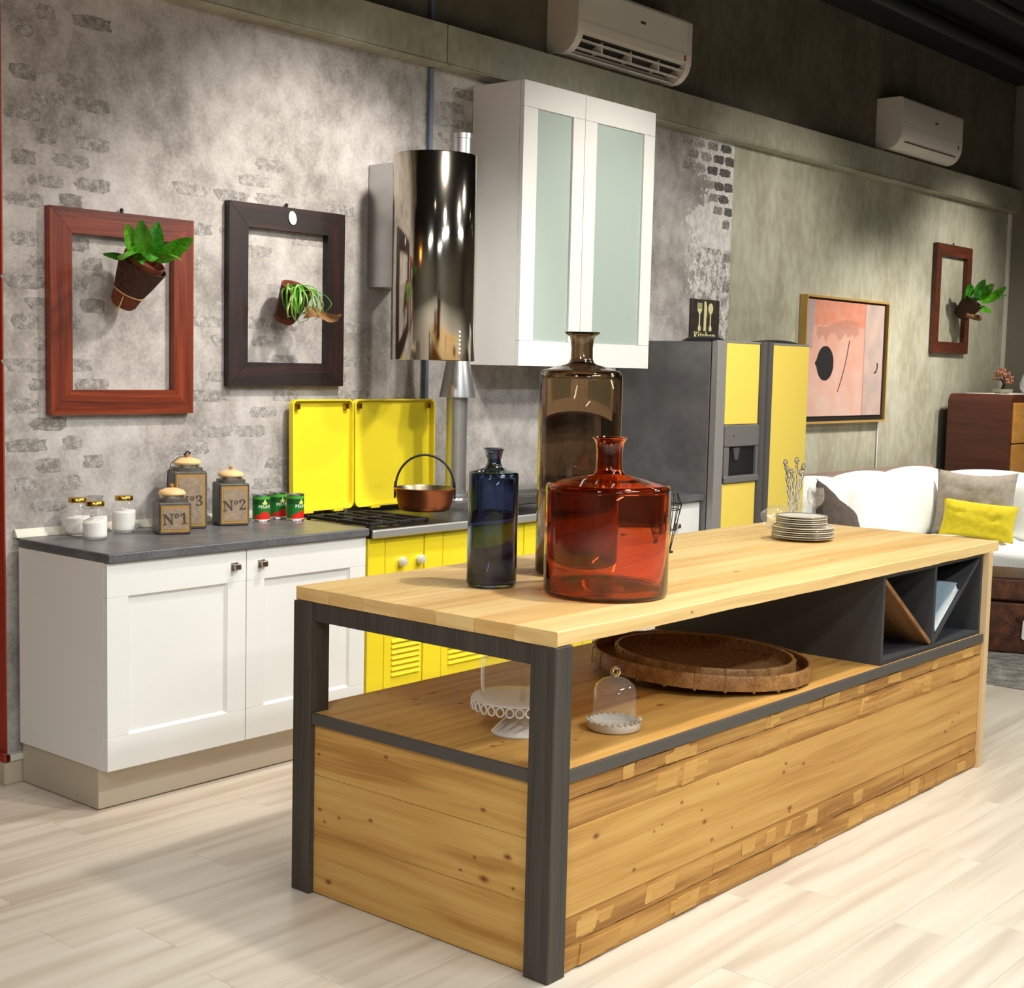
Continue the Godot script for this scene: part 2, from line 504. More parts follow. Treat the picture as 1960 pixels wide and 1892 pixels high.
# ------------------------------------------------------------------ materials
func make_materials() -> void:
	M.black = mat(rgb(24, 24, 25), 0.5)
	M.lamp_glow = mat(rgb(255, 246, 228), 0.4)
	M.lamp_glow.emission_enabled = true
	M.lamp_glow.emission = Color(1.0, 0.95, 0.86)
	M.lamp_glow.emission_energy_multiplier = 6.0
	M.panel_glow = mat(rgb(255, 250, 240), 0.4)
	M.panel_glow.emission_enabled = true
	M.panel_glow.emission = Color(0.97, 1.0, 1.0)
	M.panel_glow.emission_energy_multiplier = 5.0
	M.bulb_glow = mat(rgb(255, 190, 110), 0.3)
	M.bulb_glow.emission_enabled = true
	M.bulb_glow.emission = Color(1.0, 0.5, 0.16)
	M.bulb_glow.emission_energy_multiplier = 9.0
	M.white_metal = mat(rgb(225, 225, 222), 0.45)
	M.steel = mat(rgb(190, 190, 190), 0.28, 1.0)
	M.satin_steel = mat(rgb(200, 200, 198), 0.42, 0.75)
	M.mirror_steel = mat(rgb(190, 182, 170), 0.1, 1.0)
	M.galvanised = mat(rgb(185, 186, 188), 0.32, 0.9)
	M.brass = mat(rgb(196, 150, 62), 0.25, 1.0)
	M.gold = mat(rgb(205, 165, 70), 0.22, 1.0)
	M.nickel = mat(rgb(190, 184, 174), 0.3, 1.0)
	M.white = mat(rgb(232, 232, 230), 0.42)
	M.plinth = mat(rgb(200, 190, 174), 0.42, 0.35)
	var wt := mottle(256, 256, rgb(84, 84, 88), rgb(97, 98, 101), rgb(108, 108, 111), 31, 0.02, 0.2, 0.5)
	M.worktop = tri_mat(wt, Vector3(1.5, 1.5, 1.5), 0.34)
	M.yellow = mat(rgb(240, 218, 44), 0.28)
	M.yellow.clearcoat_enabled = true
	M.yellow.clearcoat = 0.4
	M.yellow.clearcoat_roughness = 0.12
	M.fridge_yellow = mat(rgb(244, 216, 96), 0.5)
	M.fridge_grey = mat(rgb(150, 147, 146), 0.42, 0.2)
	M.fridge_dark = mat(rgb(84, 81, 82), 0.4)
	var fs := mottle(256, 256, rgb(100, 99, 102), rgb(112, 111, 113), rgb(124, 123, 124), 77, 0.012, 0.05, 0.3)
	M.fridge_side = tri_mat(fs, Vector3(0.8, 0.8, 0.8), 0.5)
	M.hob = mat(rgb(22, 20, 20), 0.3)
	M.iron = mat(rgb(30, 29, 30), 0.6, 0.2)
	M.copper = mat(rgb(216, 130, 84), 0.36, 1.0)
	M.copper_in = mat(rgb(120, 112, 96), 0.35, 1.0)
	# wood
	var rng := RandomNumberGenerator.new()
	rng.seed = 5
	var kn := []
	for i in 110:
		kn.append([0.05 + rng.randf() * 2.3, 0.03 + rng.randf() * 1.34, 0.006 + rng.randf() * rng.randf() * 0.016])
	var pine := wood(1536, 720, 3.0, 1.4, rgb(172, 122, 54), rgb(200, 151, 77), rgb(215, 171, 98), 11, 0.24, kn, rgb(118, 66, 28), 0.42)
	for i in 6:
		var k := rng.randi_range(0, 5)
		M["pine_%d" % i] = tri_mat(pine, Vector3(1 / 3.0, 1 / 1.4, 1 / 1.4), 0.55, Vector3(0.13 * i, 0.17 * i + 0.05 * k, 0.31 * i))
	var ek := []
	for i in 22:
		ek.append([0.06 + rng.randf() * 0.8, 0.04 + rng.randf() * 0.48 if i % 3 == 0 else 0.25 + rng.randf() * 0.12, 0.007 + rng.randf() * rng.randf() * 0.016])
	var pend := wood(720, 384, 1.05, 0.56, rgb(166, 114, 48), rgb(204, 156, 82), rgb(218, 176, 104), 13, 0.22, ek, rgb(116, 66, 26), 0.5, 13.0)
	M.pine_end = tri_mat(pend, Vector3(1 / 3.0, 1 / 0.56, 1 / 1.05), 0.55, Vector3(0.0, 0.02, 0.1))
	var top := wood(1024, 512, 3.0, 1.4, rgb(214, 172, 110), rgb(236, 202, 140), rgb(244, 217, 161), 12, 0.22, kn.slice(0, 8), rgb(160, 104, 52), 0.4)
	for i in 7:
		M["top_%d" % i] = tri_mat(top, Vector3(1 / 3.0, 1 / 1.4, 1 / 1.4), 0.5, Vector3(0.37 * i, 0.21 * i, 0.43 * i))
		M["top_%d" % i].albedo_color = [rgb(255, 252, 246), rgb(250, 245, 236), rgb(255, 253, 248), rgb(246, 236, 222), rgb(255, 252, 246), rgb(243, 230, 212), rgb(255, 253, 248)][i]
	var rough := wood(768, 384, 1.5, 0.7, rgb(142, 94, 40), rgb(184, 134, 66), rgb(208, 164, 94), 14, 0.3, [], rgb(90, 50, 20), 0.5)
	for i in 3:
		M["rough_%d" % i] = tri_mat(rough, Vector3(1 / 1.5, 1 / 0.7, 1 / 0.7), 0.7, Vector3(0.3 * i, 0.23 * i, 0.1))
	var darkw := wood(256, 256, 0.6, 0.6, rgb(50, 44, 39), rgb(66, 59, 53), rgb(80, 72, 64), 15, 0.4, [], rgb(30, 26, 24), 0.3)
	darkw.rotate_90(CLOCKWISE)
	M.dark_wood = tri_mat(darkw, Vector3(1.6, 1.6, 1.6), 0.6)
	M.dark_strip = mat(rgb(78, 73, 68), 0.55)
	M.cubby = mat(rgb(58, 57, 59), 0.55)
	var fl := wood(1024, 512, 2.6, 1.3, rgb(190, 174, 156), rgb(216, 204, 187), rgb(228, 218, 203), 21, 0.09, [], rgb(140, 120, 100), 0.5, 11.0, 70.0)
	for i in 8:
		M["floor_%d" % i] = tri_mat(fl, Vector3(1 / 2.6, 1 / 1.3, 1 / 1.3), 0.36, Vector3(0.5 + 0.03 * i - 0.12, 0.1, 0.06 + 0.12 * i), false)
	M.floor_base = tri_mat(fl, Vector3(1 / 2.6, 1 / 1.3, 1 / 1.3), 0.4)
	var mah := wood(384, 384, 0.8, 0.8, rgb(70, 24, 10), rgb(106, 40, 18), rgb(140, 62, 28), 23, 0.4, [[0.2, 0.3, 0.01], [0.6, 0.55, 0.008]], rgb(50, 20, 10), 0.45)
	M.red_wood_h = tri_mat(mah, Vector3(1.25, 1.25, 1.25), 0.34)
	var mah_v: Image = mah.duplicate()
	mah_v.rotate_90(CLOCKWISE)
	M.red_wood_v = tri_mat(mah_v, Vector3(1.25, 1.25, 1.25), 0.34)
	var wen := wood(384, 384, 0.8, 0.8, rgb(16, 8, 8), rgb(28, 12, 11), rgb(58, 20, 15), 24, 0.5, [], rgb(16, 8, 8), 0.4)
	M.wenge_h = tri_mat(wen, Vector3(1.25, 1.25, 1.25), 0.5)
	var wen_v: Image = wen.duplicate()
	wen_v.rotate_90(CLOCKWISE)
	M.wenge_v = tri_mat(wen_v, Vector3(1.25, 1.25, 1.25), 0.5)
	var walnut := wood(384, 384, 0.9, 0.9, rgb(52, 22, 13), rgb(72, 31, 18), rgb(88, 41, 24), 25, 0.35, [], rgb(40, 18, 10), 0.3)
	M.walnut = tri_mat(walnut, Vector3(1.1, 1.1, 1.1), 0.45)
	M.walnut.clearcoat_enabled = true
	M.walnut.clearcoat = 0.15
	M.walnut.clearcoat_roughness = 0.2
	var oak := wood(384, 384, 0.9, 0.9, rgb(150, 100, 44), rgb(178, 126, 60), rgb(196, 146, 80), 26, 0.35, [], rgb(90, 50, 20), 0.3)
	M.oak = tri_mat(oak, Vector3(1.1, 1.1, 1.1), 0.4)
	M.ash_edge = mat(rgb(216, 184, 138), 0.55)
	M.terracotta = tri_mat(mottle(128, 128, rgb(88, 38, 20), rgb(108, 50, 26), rgb(130, 66, 36), 41, 0.05, 0.2), Vector3(5, 5, 5), 0.8)
	M.burlap = tri_mat(mottle(128, 128, rgb(92, 62, 36), rgb(122, 86, 52), rgb(150, 112, 72), 42, 0.1, 0.4), Vector3(6, 6, 6), 0.95)
	M.bark = tri_mat(mottle(128, 128, rgb(38, 20, 12), rgb(58, 33, 19), rgb(80, 50, 30), 43, 0.06, 0.3), Vector3(5, 5, 5), 0.9)
	M.twine = mat(rgb(170, 140, 96), 0.9)
	M.leaf = tri_mat(mottle(128, 128, rgb(52, 120, 20), rgb(76, 150, 30), rgb(112, 180, 50), 44, 0.02, 0.1), Vector3(6, 6, 6), 0.26)
	M.leaf.backlight_enabled = true
	M.leaf.backlight = Color(0.1, 0.24, 0.04)
	M.leaf_dark = tri_mat(mottle(128, 128, rgb(34, 96, 22), rgb(54, 126, 30), rgb(84, 158, 48), 45, 0.02, 0.1), Vector3(6, 6, 6), 0.26)
	M.curl_a = mat(rgb(96, 158, 50), 0.45)
	M.curl_b = mat(rgb(168, 200, 112), 0.45)
	M.curl_c = mat(rgb(58, 120, 34), 0.45)
	M.tag = mat(rgb(188, 146, 88), 0.9)
	M.tag_white = mat(rgb(232, 228, 214), 0.7)
	M.pipe_blue = mat(rgb(92, 104, 122), 0.45)
	M.clear = pane(0.05)
	M.frosted = mat(rgb(172, 186, 181), 0.3)
	M.frosted.clearcoat_enabled = true
	M.frosted.clearcoat = 0.6
	M.frosted.clearcoat_roughness = 0.15
	M.china = mat(rgb(228, 224, 214), 0.2)
	M.china_rim = mat(rgb(176, 168, 146), 0.22, 0.5)
	M.milk_glass = mat(rgb(214, 208, 200), 0.25)
	M.salt = mat(rgb(238, 238, 234), 0.95)
	M.linen = tri_mat(mottle(256, 256, rgb(146, 136, 124), rgb(162, 152, 140), rgb(176, 166, 154), 51, 0.03, 0.45, 0.6), Vector3(3, 3, 3), 0.95)
	M.linen_dark = tri_mat(mottle(256, 256, rgb(78, 68, 60), rgb(94, 82, 73), rgb(108, 96, 86), 52, 0.03, 0.45, 0.6), Vector3(3, 3, 3), 0.95)
	M.mustard = tri_mat(mottle(256, 256, rgb(204, 184, 26), rgb(218, 198, 34), rgb(226, 208, 50), 53, 0.03, 0.45, 0.6), Vector3(3, 3, 3), 0.92)
	M.sofa = tri_mat(mottle(256, 256, rgb(236, 236, 232), rgb(243, 243, 239), rgb(248, 248, 245), 54, 0.03, 0.45, 0.6), Vector3(3, 3, 3), 0.9)
	M.sofa_frame = mat(rgb(132, 112, 98), 0.9)
	M.leather = tri_mat(mottle(256, 256, rgb(50, 24, 14), rgb(82, 42, 22), rgb(118, 66, 34), 55, 0.02, 0.12, 0.45), Vector3(2.5, 2.5, 2.5), 0.42)
	M.rug = tri_mat(mottle(512, 512, rgb(96, 94, 92), rgb(142, 138, 132), rgb(182, 176, 168), 56, 0.02, 0.15, 0.5), Vector3(0.9, 0.9, 0.9), 0.98)
	var wk := Image.create(128, 128, true, Image.FORMAT_RGB8)
	var wh := Image.create(128, 128, true, Image.FORMAT_RGB8)
	var wn := noise(61, 0.04, 2)
	for y in 128:
		for x in 128:
			var cx := int(x / 8.0) % 2
			var cy := int(y / 8.0) % 2
			var over := cx == cy
			var f := absf((y if over else x) % 8 - 3.5) / 4.0
			var k := 0.5 + 0.5 * wn.get_noise_2d(x, y) - 0.2 * f
			wk.set_pixel(x, y, ramp3(rgb(80, 50, 24), rgb(120, 80, 40), rgb(150, 108, 62), k))
			var g := 1.0 - f * 0.7
			wh.set_pixel(x, y, Color(g, g, g))
	wk.generate_mipmaps()
	wh.generate_mipmaps()
	M.wicker = tri_mat(wk, Vector3(8, 8, 8), 0.75)
	M.wicker.heightmap_enabled = true
	M.wicker.heightmap_texture = tex(wh)
	M.wicker.heightmap_scale = 0.15
	M.bamboo = tri_mat(mottle(128, 128, rgb(118, 78, 36), rgb(150, 104, 54), rgb(176, 130, 74), 62, 0.03, 0.2), Vector3(4, 4, 4), 0.55)
	M.tin = tri_mat(mottle(128, 128, rgb(66, 63, 58), rgb(82, 79, 73), rgb(96, 92, 85), 63, 0.04, 0.2), Vector3(4, 4, 4), 0.42)
	M.tin_label = tri_mat(mottle(128, 128, rgb(132, 116, 98), rgb(148, 130, 110), rgb(160, 144, 124), 64, 0.05, 0.25), Vector3(5, 5, 5), 0.85)
	M.tin_border = mat(rgb(166, 126, 62), 0.75)
	M.ink = mat(rgb(76, 64, 54), 0.85)
	M.pale_wood = mat(rgb(226, 188, 134), 0.5)
	M.plaster = tri_mat(mottle(1024, 768, rgb(150, 146, 126), rgb(164, 161, 141), rgb(176, 175, 157), 71, 0.006, 0.03, 0.4, 1.8), Vector3(1 / 4.6, 1 / 3.4, 1 / 4.6), 0.7)
	M.beam = tri_mat(mottle(512, 256, rgb(140, 136, 116), rgb(154, 151, 131), rgb(166, 164, 145), 72, 0.008, 0.06, 0.4, 1.5), Vector3(1 / 3.0, 1 / 1.5, 1 / 3.0), 0.6)
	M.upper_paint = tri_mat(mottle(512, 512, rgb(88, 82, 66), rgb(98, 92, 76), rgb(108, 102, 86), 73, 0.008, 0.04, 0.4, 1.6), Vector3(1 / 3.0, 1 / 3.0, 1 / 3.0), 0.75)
	M.red_paint = mat(rgb(158, 44, 20), 0.6)
	M.skirting = mat(rgb(190, 178, 158), 0.5)
	M.skirting_cap = mat(rgb(206, 204, 190), 0.5)
	M.ceiling = mat(rgb(9, 8, 8), 0.95)
	M.knob_white = mat(rgb(214, 210, 200), 0.3, 0.2)
	M.far_wall = mat(rgb(120, 114, 102), 0.8)
	M.dish_grey = mat(rgb(150, 150, 132), 0.5)
	M.bead = mat(rgb(176, 116, 84), 0.3, 0.4)
	M.opal = mat(rgb(196, 196, 206), 0.2)
	M.crystal = glass(rgb(250, 250, 248))
	M.paper = mat(rgb(226, 224, 214), 0.9)
	M.book_blue = mat(rgb(168, 186, 198), 0.5)
	M.ribbon = mat(rgb(38, 40, 52), 0.8)
	M.walnut_board = tri_mat(walnut_board_image(), Vector3(1.1, 1.1, 1.1), 0.5)
	M.fridge_dark_frame = mat(rgb(112, 108, 109), 0.42)
	M.sign_black = tri_mat(mottle(128, 128, rgb(22, 18, 14), rgb(34, 26, 18), rgb(74, 50, 26), 91, 0.03, 0.1), Vector3(4, 4, 4), 0.7)
	M.gold_wood = mat(rgb(186, 150, 82), 0.45, 0.25)
	M.ac_white = mat(rgb(224, 217, 208), 0.4)
	M.ac_grey = mat(rgb(170, 164, 158), 0.5)
	M.ac_dark = mat(rgb(58, 54, 50), 0.6)
	M.ac_red = mat(rgb(176, 52, 20), 0.6)
	var wb2 := wood(256, 256, 0.8, 0.8, rgb(58, 26, 16), rgb(82, 38, 22), rgb(104, 52, 30), 27, 0.4, [], rgb(30, 12, 8), 0.3)
	M.wenge_brown_h = tri_mat(wb2, Vector3(1.25, 1.25, 1.25), 0.4)
	M.wenge_brown_v = M.wenge_brown_h

func walnut_board_image() -> Image:
	return wood(256, 256, 0.9, 0.9, rgb(104, 66, 34), rgb(140, 96, 54), rgb(162, 118, 72), 28, 0.4, [], rgb(60, 34, 16), 0.3)

# ------------------------------------------------------------------ the room
func mural() -> Image:
	# the plaster of the mural: grey cement with stains; white mortar smears near its right edge
	var w := 1536
	var h := 928
	var img := Image.create(w, h, true, Image.FORMAT_RGB8)
	var n1 := noise(101, 1.0, 4)
	var n2 := noise(102, 1.0, 4)
	var n3 := noise(103, 1.0, 3)
	for j in h:
		var y := 2.95 - 2.95 * j / h
		for i in w:
			var x := -0.035 + 4.86 * i / w
			var s := n1.get_noise_2d(x * 1.5, y * 1.5) * 0.55 + n2.get_noise_2d(x * 9.0, y * 7.0) * 0.34 + n3.get_noise_2d(x * 46.0, y * 46.0) * 0.2
			var c := ramp3(rgb(122, 116, 112), rgb(164, 158, 155), rgb(190, 187, 185), 0.52 + s)
			if x > 3.9 and y > 1.2:
				var edge := 4.5 + 0.32 * n1.get_noise_2d(y * 2.4, 7.0) - 0.16 * clampf((y - 2.35) * 2.5, 0.0, 1.0)
				var m := clampf((x - edge) * 26.0 + n2.get_noise_2d(x * 20.0, y * 20.0) * 4.0, 0.0, 1.0)
				if m > 0.0:
					var k := n2.get_noise_2d(x * 16.0 + 30.0, y * 12.0) + 0.6 * n3.get_noise_2d(x * 40.0, y * 40.0)
					var wcol := ramp3(rgb(112, 108, 104), rgb(186, 182, 178), rgb(216, 214, 211), (0.78 if y > 2.3 else 0.48) + k * (0.4 if y > 2.3 else 0.7))
					c = c.lerp(wcol, m * clampf((y - 1.2) * 3.0, 0.0, 1.0))
			img.set_pixel(i, j, c)
	img.generate_mipmaps()
	return img

func brick_mesh(w: float, h: float, sd: int) -> ArrayMesh:
	# the worn face of one brick, standing 1 mm proud, with a ragged outline
	var r := RandomNumberGenerator.new()
	r.seed = sd
	var o := PackedVector2Array()
	var i_ := PackedVector2Array()
	for k in 20:
		var a := TAU * k / 20.0
		var q := Vector2(signf(cos(a)) * pow(absf(cos(a)), 0.5) * w * 0.5, signf(sin(a)) * pow(absf(sin(a)), 0.5) * h * 0.5) * (0.8 + 0.28 * r.randf())
		o.append(q)
		i_.append(q * 0.86)
	var m := MB.new()
	for k in 20:
		var j := (k + 1) % 20
		m.tri(Vector3(0, 0, 0.0009), Vector3(i_[k].x, i_[k].y, 0.0009), Vector3(i_[j].x, i_[j].y, 0.0009), Vector3.BACK, Vector3.BACK, Vector3.BACK)
		var nn := Vector3(o[k].x, o[k].y, 0.2).normalized()
		m.quad(Vector3(o[k].x, o[k].y, 0), Vector3(o[j].x, o[j].y, 0), Vector3(i_[j].x, i_[j].y, 0.0009), Vector3(i_[k].x, i_[k].y, 0.0009), nn)
	return m.mesh()

func build_room() -> void:
	var m := MB.new()
	# floor: base slab and planks along x
	m.bx(-6.2, 9.5, -0.12, -0.006, -3.2, 9.2)
	var fl := struct("floor", m, M.floor_base, "whitewashed wood plank floor")
	var r := RandomNumberGenerator.new()
	r.seed = 3
	m = MB.new()
	m.bx(-0.6396, 0.6396, -0.006, 0.0, -0.0948, 0.0948, 0.0006)
	var long_plank := m.mesh()
	var row := 0
	var z := -0.25
	while z < 3.75:
		var x := -2.2 + 1.28 * fmod(0.37 * row + 0.11 * (row % 3), 1.0)
		while x < 8.3:
			var zc := z + 0.095
			# only the planks the room shows: left of the wall end they run on behind it
			if not (zc < 0.0 and x > 0.7):
				part("plank", long_plank, M["floor_%d" % r.randi_range(0, 7)], fl, Vector3(x + 0.64, 0, zc))
			x += 1.28
		z += 0.19
		row += 1
	m = MB.new()
	m.bx(-6.2, 9.5, 4.0, 4.15, -3.2, 9.2)
	var ce := struct("ceiling", m, M.ceiling, "black painted ceiling")
	m = MB.new()
	m.tube([Vector3(4.2, 3.9, 0.55), Vector3(9.2, 3.9, 0.55)], 0.05, 12)
	part("pipe", m, M.black, ce)
	m = MB.new()
	m.tube([Vector3(4.2, 3.86, 1.1), Vector3(9.2, 3.86, 1.1)], 0.035, 12)
	part("pipe", m, M.black, ce)
	# kitchen wall
	m = MB.new()
	m.bx(-0.035, 9.5, 0.0, 4.0, -0.24, 0.0)
	var wb := struct("wall_back", m, M.plaster, "grey green plaster wall behind the kitchen and the sofa")
	m = MB.new()
	m.bx(-0.04, -0.035, 0.1, 4.0, -0.24, 0.001)
	part("red_wall_end", m, M.red_paint, wb).set_meta("label", "rust red painted end face of the wall")
	var mm := mat(Color.WHITE, 0.75)
	mm.albedo_texture = tex(mural())
	var mural_part := MB.new()
	mural_part.quad(Vector3(-0.035, 2.95, 0.002), Vector3(4.825, 2.95, 0.002), Vector3(4.825, 0.0, 0.002), Vector3(-0.035, 0.0, 0.002), Vector3.BACK)
	mural_part.quad(Vector3(4.825, 2.95, 0.002), Vector3(4.825, 2.95, 0.0), Vector3(4.825, 0.0, 0.0), Vector3(4.825, 0.0, 0.002), Vector3.RIGHT, [Vector2(1, 0), Vector2(1, 0), Vector2(1, 1), Vector2(1, 1)])
	part("mural_covering", mural_part, mm, wb).set_meta("label", "wall covering with worn grey cement and bricks")
	# bricks that show through the cement
	var bm := {}
	for k in 4:
		var c0: Color = [rgb(130, 125, 121), rgb(141, 136, 133), rgb(151, 146, 143), rgb(80, 76, 73)][k]
		bm[k] = tri_mat(mottle(128, 128, c0.darkened(0.22), c0, c0.lightened(0.28), 81 + k, 0.05, 0.22), Vector3(4, 4, 4), 0.85)
	var shapes := []
	for k in 6:
		shapes.append(brick_mesh(0.15 + 0.012 * k, 0.052, 300 + k))
	var short_shapes := []
	for k in 4:
		short_shapes.append(brick_mesh(0.085 + 0.01 * k, 0.056, 340 + k))
	var pitch := 0.074
	for i in 26: # left edge of the wall
		var y := 1.02 + pitch * i
		if y > 2.8: break
		var x := 0.05 + (0.09 if i % 2 == 0 else 0.0)
		for k in 2:
			if r.randf() < 0.72 and x < 0.34:
				var short := r.randf() < 0.4
				var tone := 0 if r.randf() < 0.5 else 1
				part("brick", (short_shapes if short else shapes)[r.randi_range(0, 3)], bm[tone], wb, Vector3(x, y + r.randf_range(-0.006, 0.006), 0.002))
			x += 0.19
	for i in 20: # around and between the frames
		var y := 0.98 + pitch * i
		var x := 0.78 + (0.1 if i % 2 == 0 else 0.0) + r.randf_range(-0.02, 0.02)
		while x < 1.68:
			var p := 0.62 if y < 1.5 or (x > 1.0 and x < 1.5) else 0.5
			if r.randf() < p:
				part("brick", shapes[r.randi_range(0, 5)], bm[2 if r.randf() < 0.75 else 1], wb, Vector3(x, y + r.randf_range(-0.006, 0.006), 0.002))
			x += 0.2
	for i in 8: # beside the flue conduit
		var y := 2.34 + pitch * i
		for k in 3:
			if r.randf() < 0.75:
				part("brick", shapes[r.randi_range(0, 5)], bm[1 if r.randf() < 0.6 else 2], wb, Vector3(2.24 + 0.2 * k + (0.1 if i % 2 == 0 else 0.0) - 0.05, y, 0.002))
	# bare bricks in white mortar at the right edge: rows from the beam downwards
	var rows := [[2.9, [4.31, 4.44, 4.585, 4.73], 1], [2.83, [4.375, 4.515, 4.655, 4.775], 2], [2.757, [4.32, 4.455, 4.59, 4.725], 2], [2.672, [4.555, 4.665, 4.775], 2], [2.6, [4.61, 4.72], 1], [2.528, [4.66, 4.78], 1], [2.45, [4.76], 0], [2.25, [4.78], 0], [2.07, [4.785], 0]]
	var face := []
	for k in 4:
		face.append(brick_mesh(0.112 + 0.006 * k, 0.052, 360 + k))
	for q in rows:
		var n: int = q[1].size()
		for k in n:
			var x: float = q[1][k]
			var dark: bool = k >= n - q[2]
			part("brick", (face if x < 4.75 else short_shapes)[k % 4], bm[3 if dark else (0 if k % 2 == 0 else 2)], wb, Vector3(x, q[0], 0.002))
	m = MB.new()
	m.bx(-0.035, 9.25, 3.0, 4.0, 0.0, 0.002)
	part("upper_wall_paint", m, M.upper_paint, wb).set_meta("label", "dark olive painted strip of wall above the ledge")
	# plaster ledge (boxed beam) along the wall, in two lengths with a joint
	m = MB.new()
	m.bx(-0.035, 2.148, 2.95, 3.13, 0.0, 0.1, 0.004)
	m.bx(-0.035, 2.148, 2.942, 2.95, 0.0, 0.106, 0.002)
	var bmn := struct("trim_1", m, M.beam, "plastered ledge running along the wall below the air conditioners")
	m = MB.new()
	m.bx(2.152, 9.25, 2.95, 3.13, 0.0, 0.1, 0.004)
	m.bx(2.152, 9.25, 2.942, 2.95, 0.0, 0.106, 0.002)
	part("ledge_length", m, M.beam, bmn)
	# skirting
	m = MB.new()
	m.bx(-0.06, 9.24, 0.0, 0.085, 0.0, 0.022, 0.003)
	m.bx(-0.06, -0.036, 0.0, 0.085, -0.24, 0.0, 0.003)
	var sk := struct("baseboard_back", m, M.skirting, "beige skirting board along the kitchen wall")
	m = MB.new()
	m.bx(-0.06, 9.24, 0.085, 0.112, 0.0, 0.03, 0.004)
	part("skirting_cap", m, M.skirting_cap, sk)
	m = MB.new()
	m.bx(-0.064, -0.036, 0.085, 0.112, -0.24, 0.03, 0.004)
	part("red_skirting_cap", m, M.red_paint, sk).set_meta("label", "rust red cap on the wall end")
	# side wall in the far corner
	m = MB.new()
	m.bx(9.25, 9.45, 0.0, 4.0, 0.0, 9.2)
	struct("wall_right", m, M.far_wall, "brown grey side wall beyond the sideboard")
	m = MB.new()
	m.bx(9.21, 9.25, 0.11, 2.94, 0.0, 0.03, 0.004)
	struct("trim_2", m, M.skirting_cap, "pale corner strip at the end of the plaster wall")
	# the rest of the shop, outside the picture
	m = MB.new()
	m.bx(-6.2, -6.0, 0.0, 4.0, -3.2, 9.2)
	struct("wall_left", m, M.far_wall, "side wall of the showroom")
	m = MB.new()
	m.bx(-6.0, 9.25, 0.0, 4.0, 9.0, 9.2)
	struct("wall_front", m, M.far_wall, "wall of the showroom behind the viewer")
	m = MB.new()
	m.bx(-6.0, -0.04, 0.0, 4.0, -3.2, -3.0)
	struct("wall_passage", m, M.far_wall, "wall of the passage beside the kitchen wall")

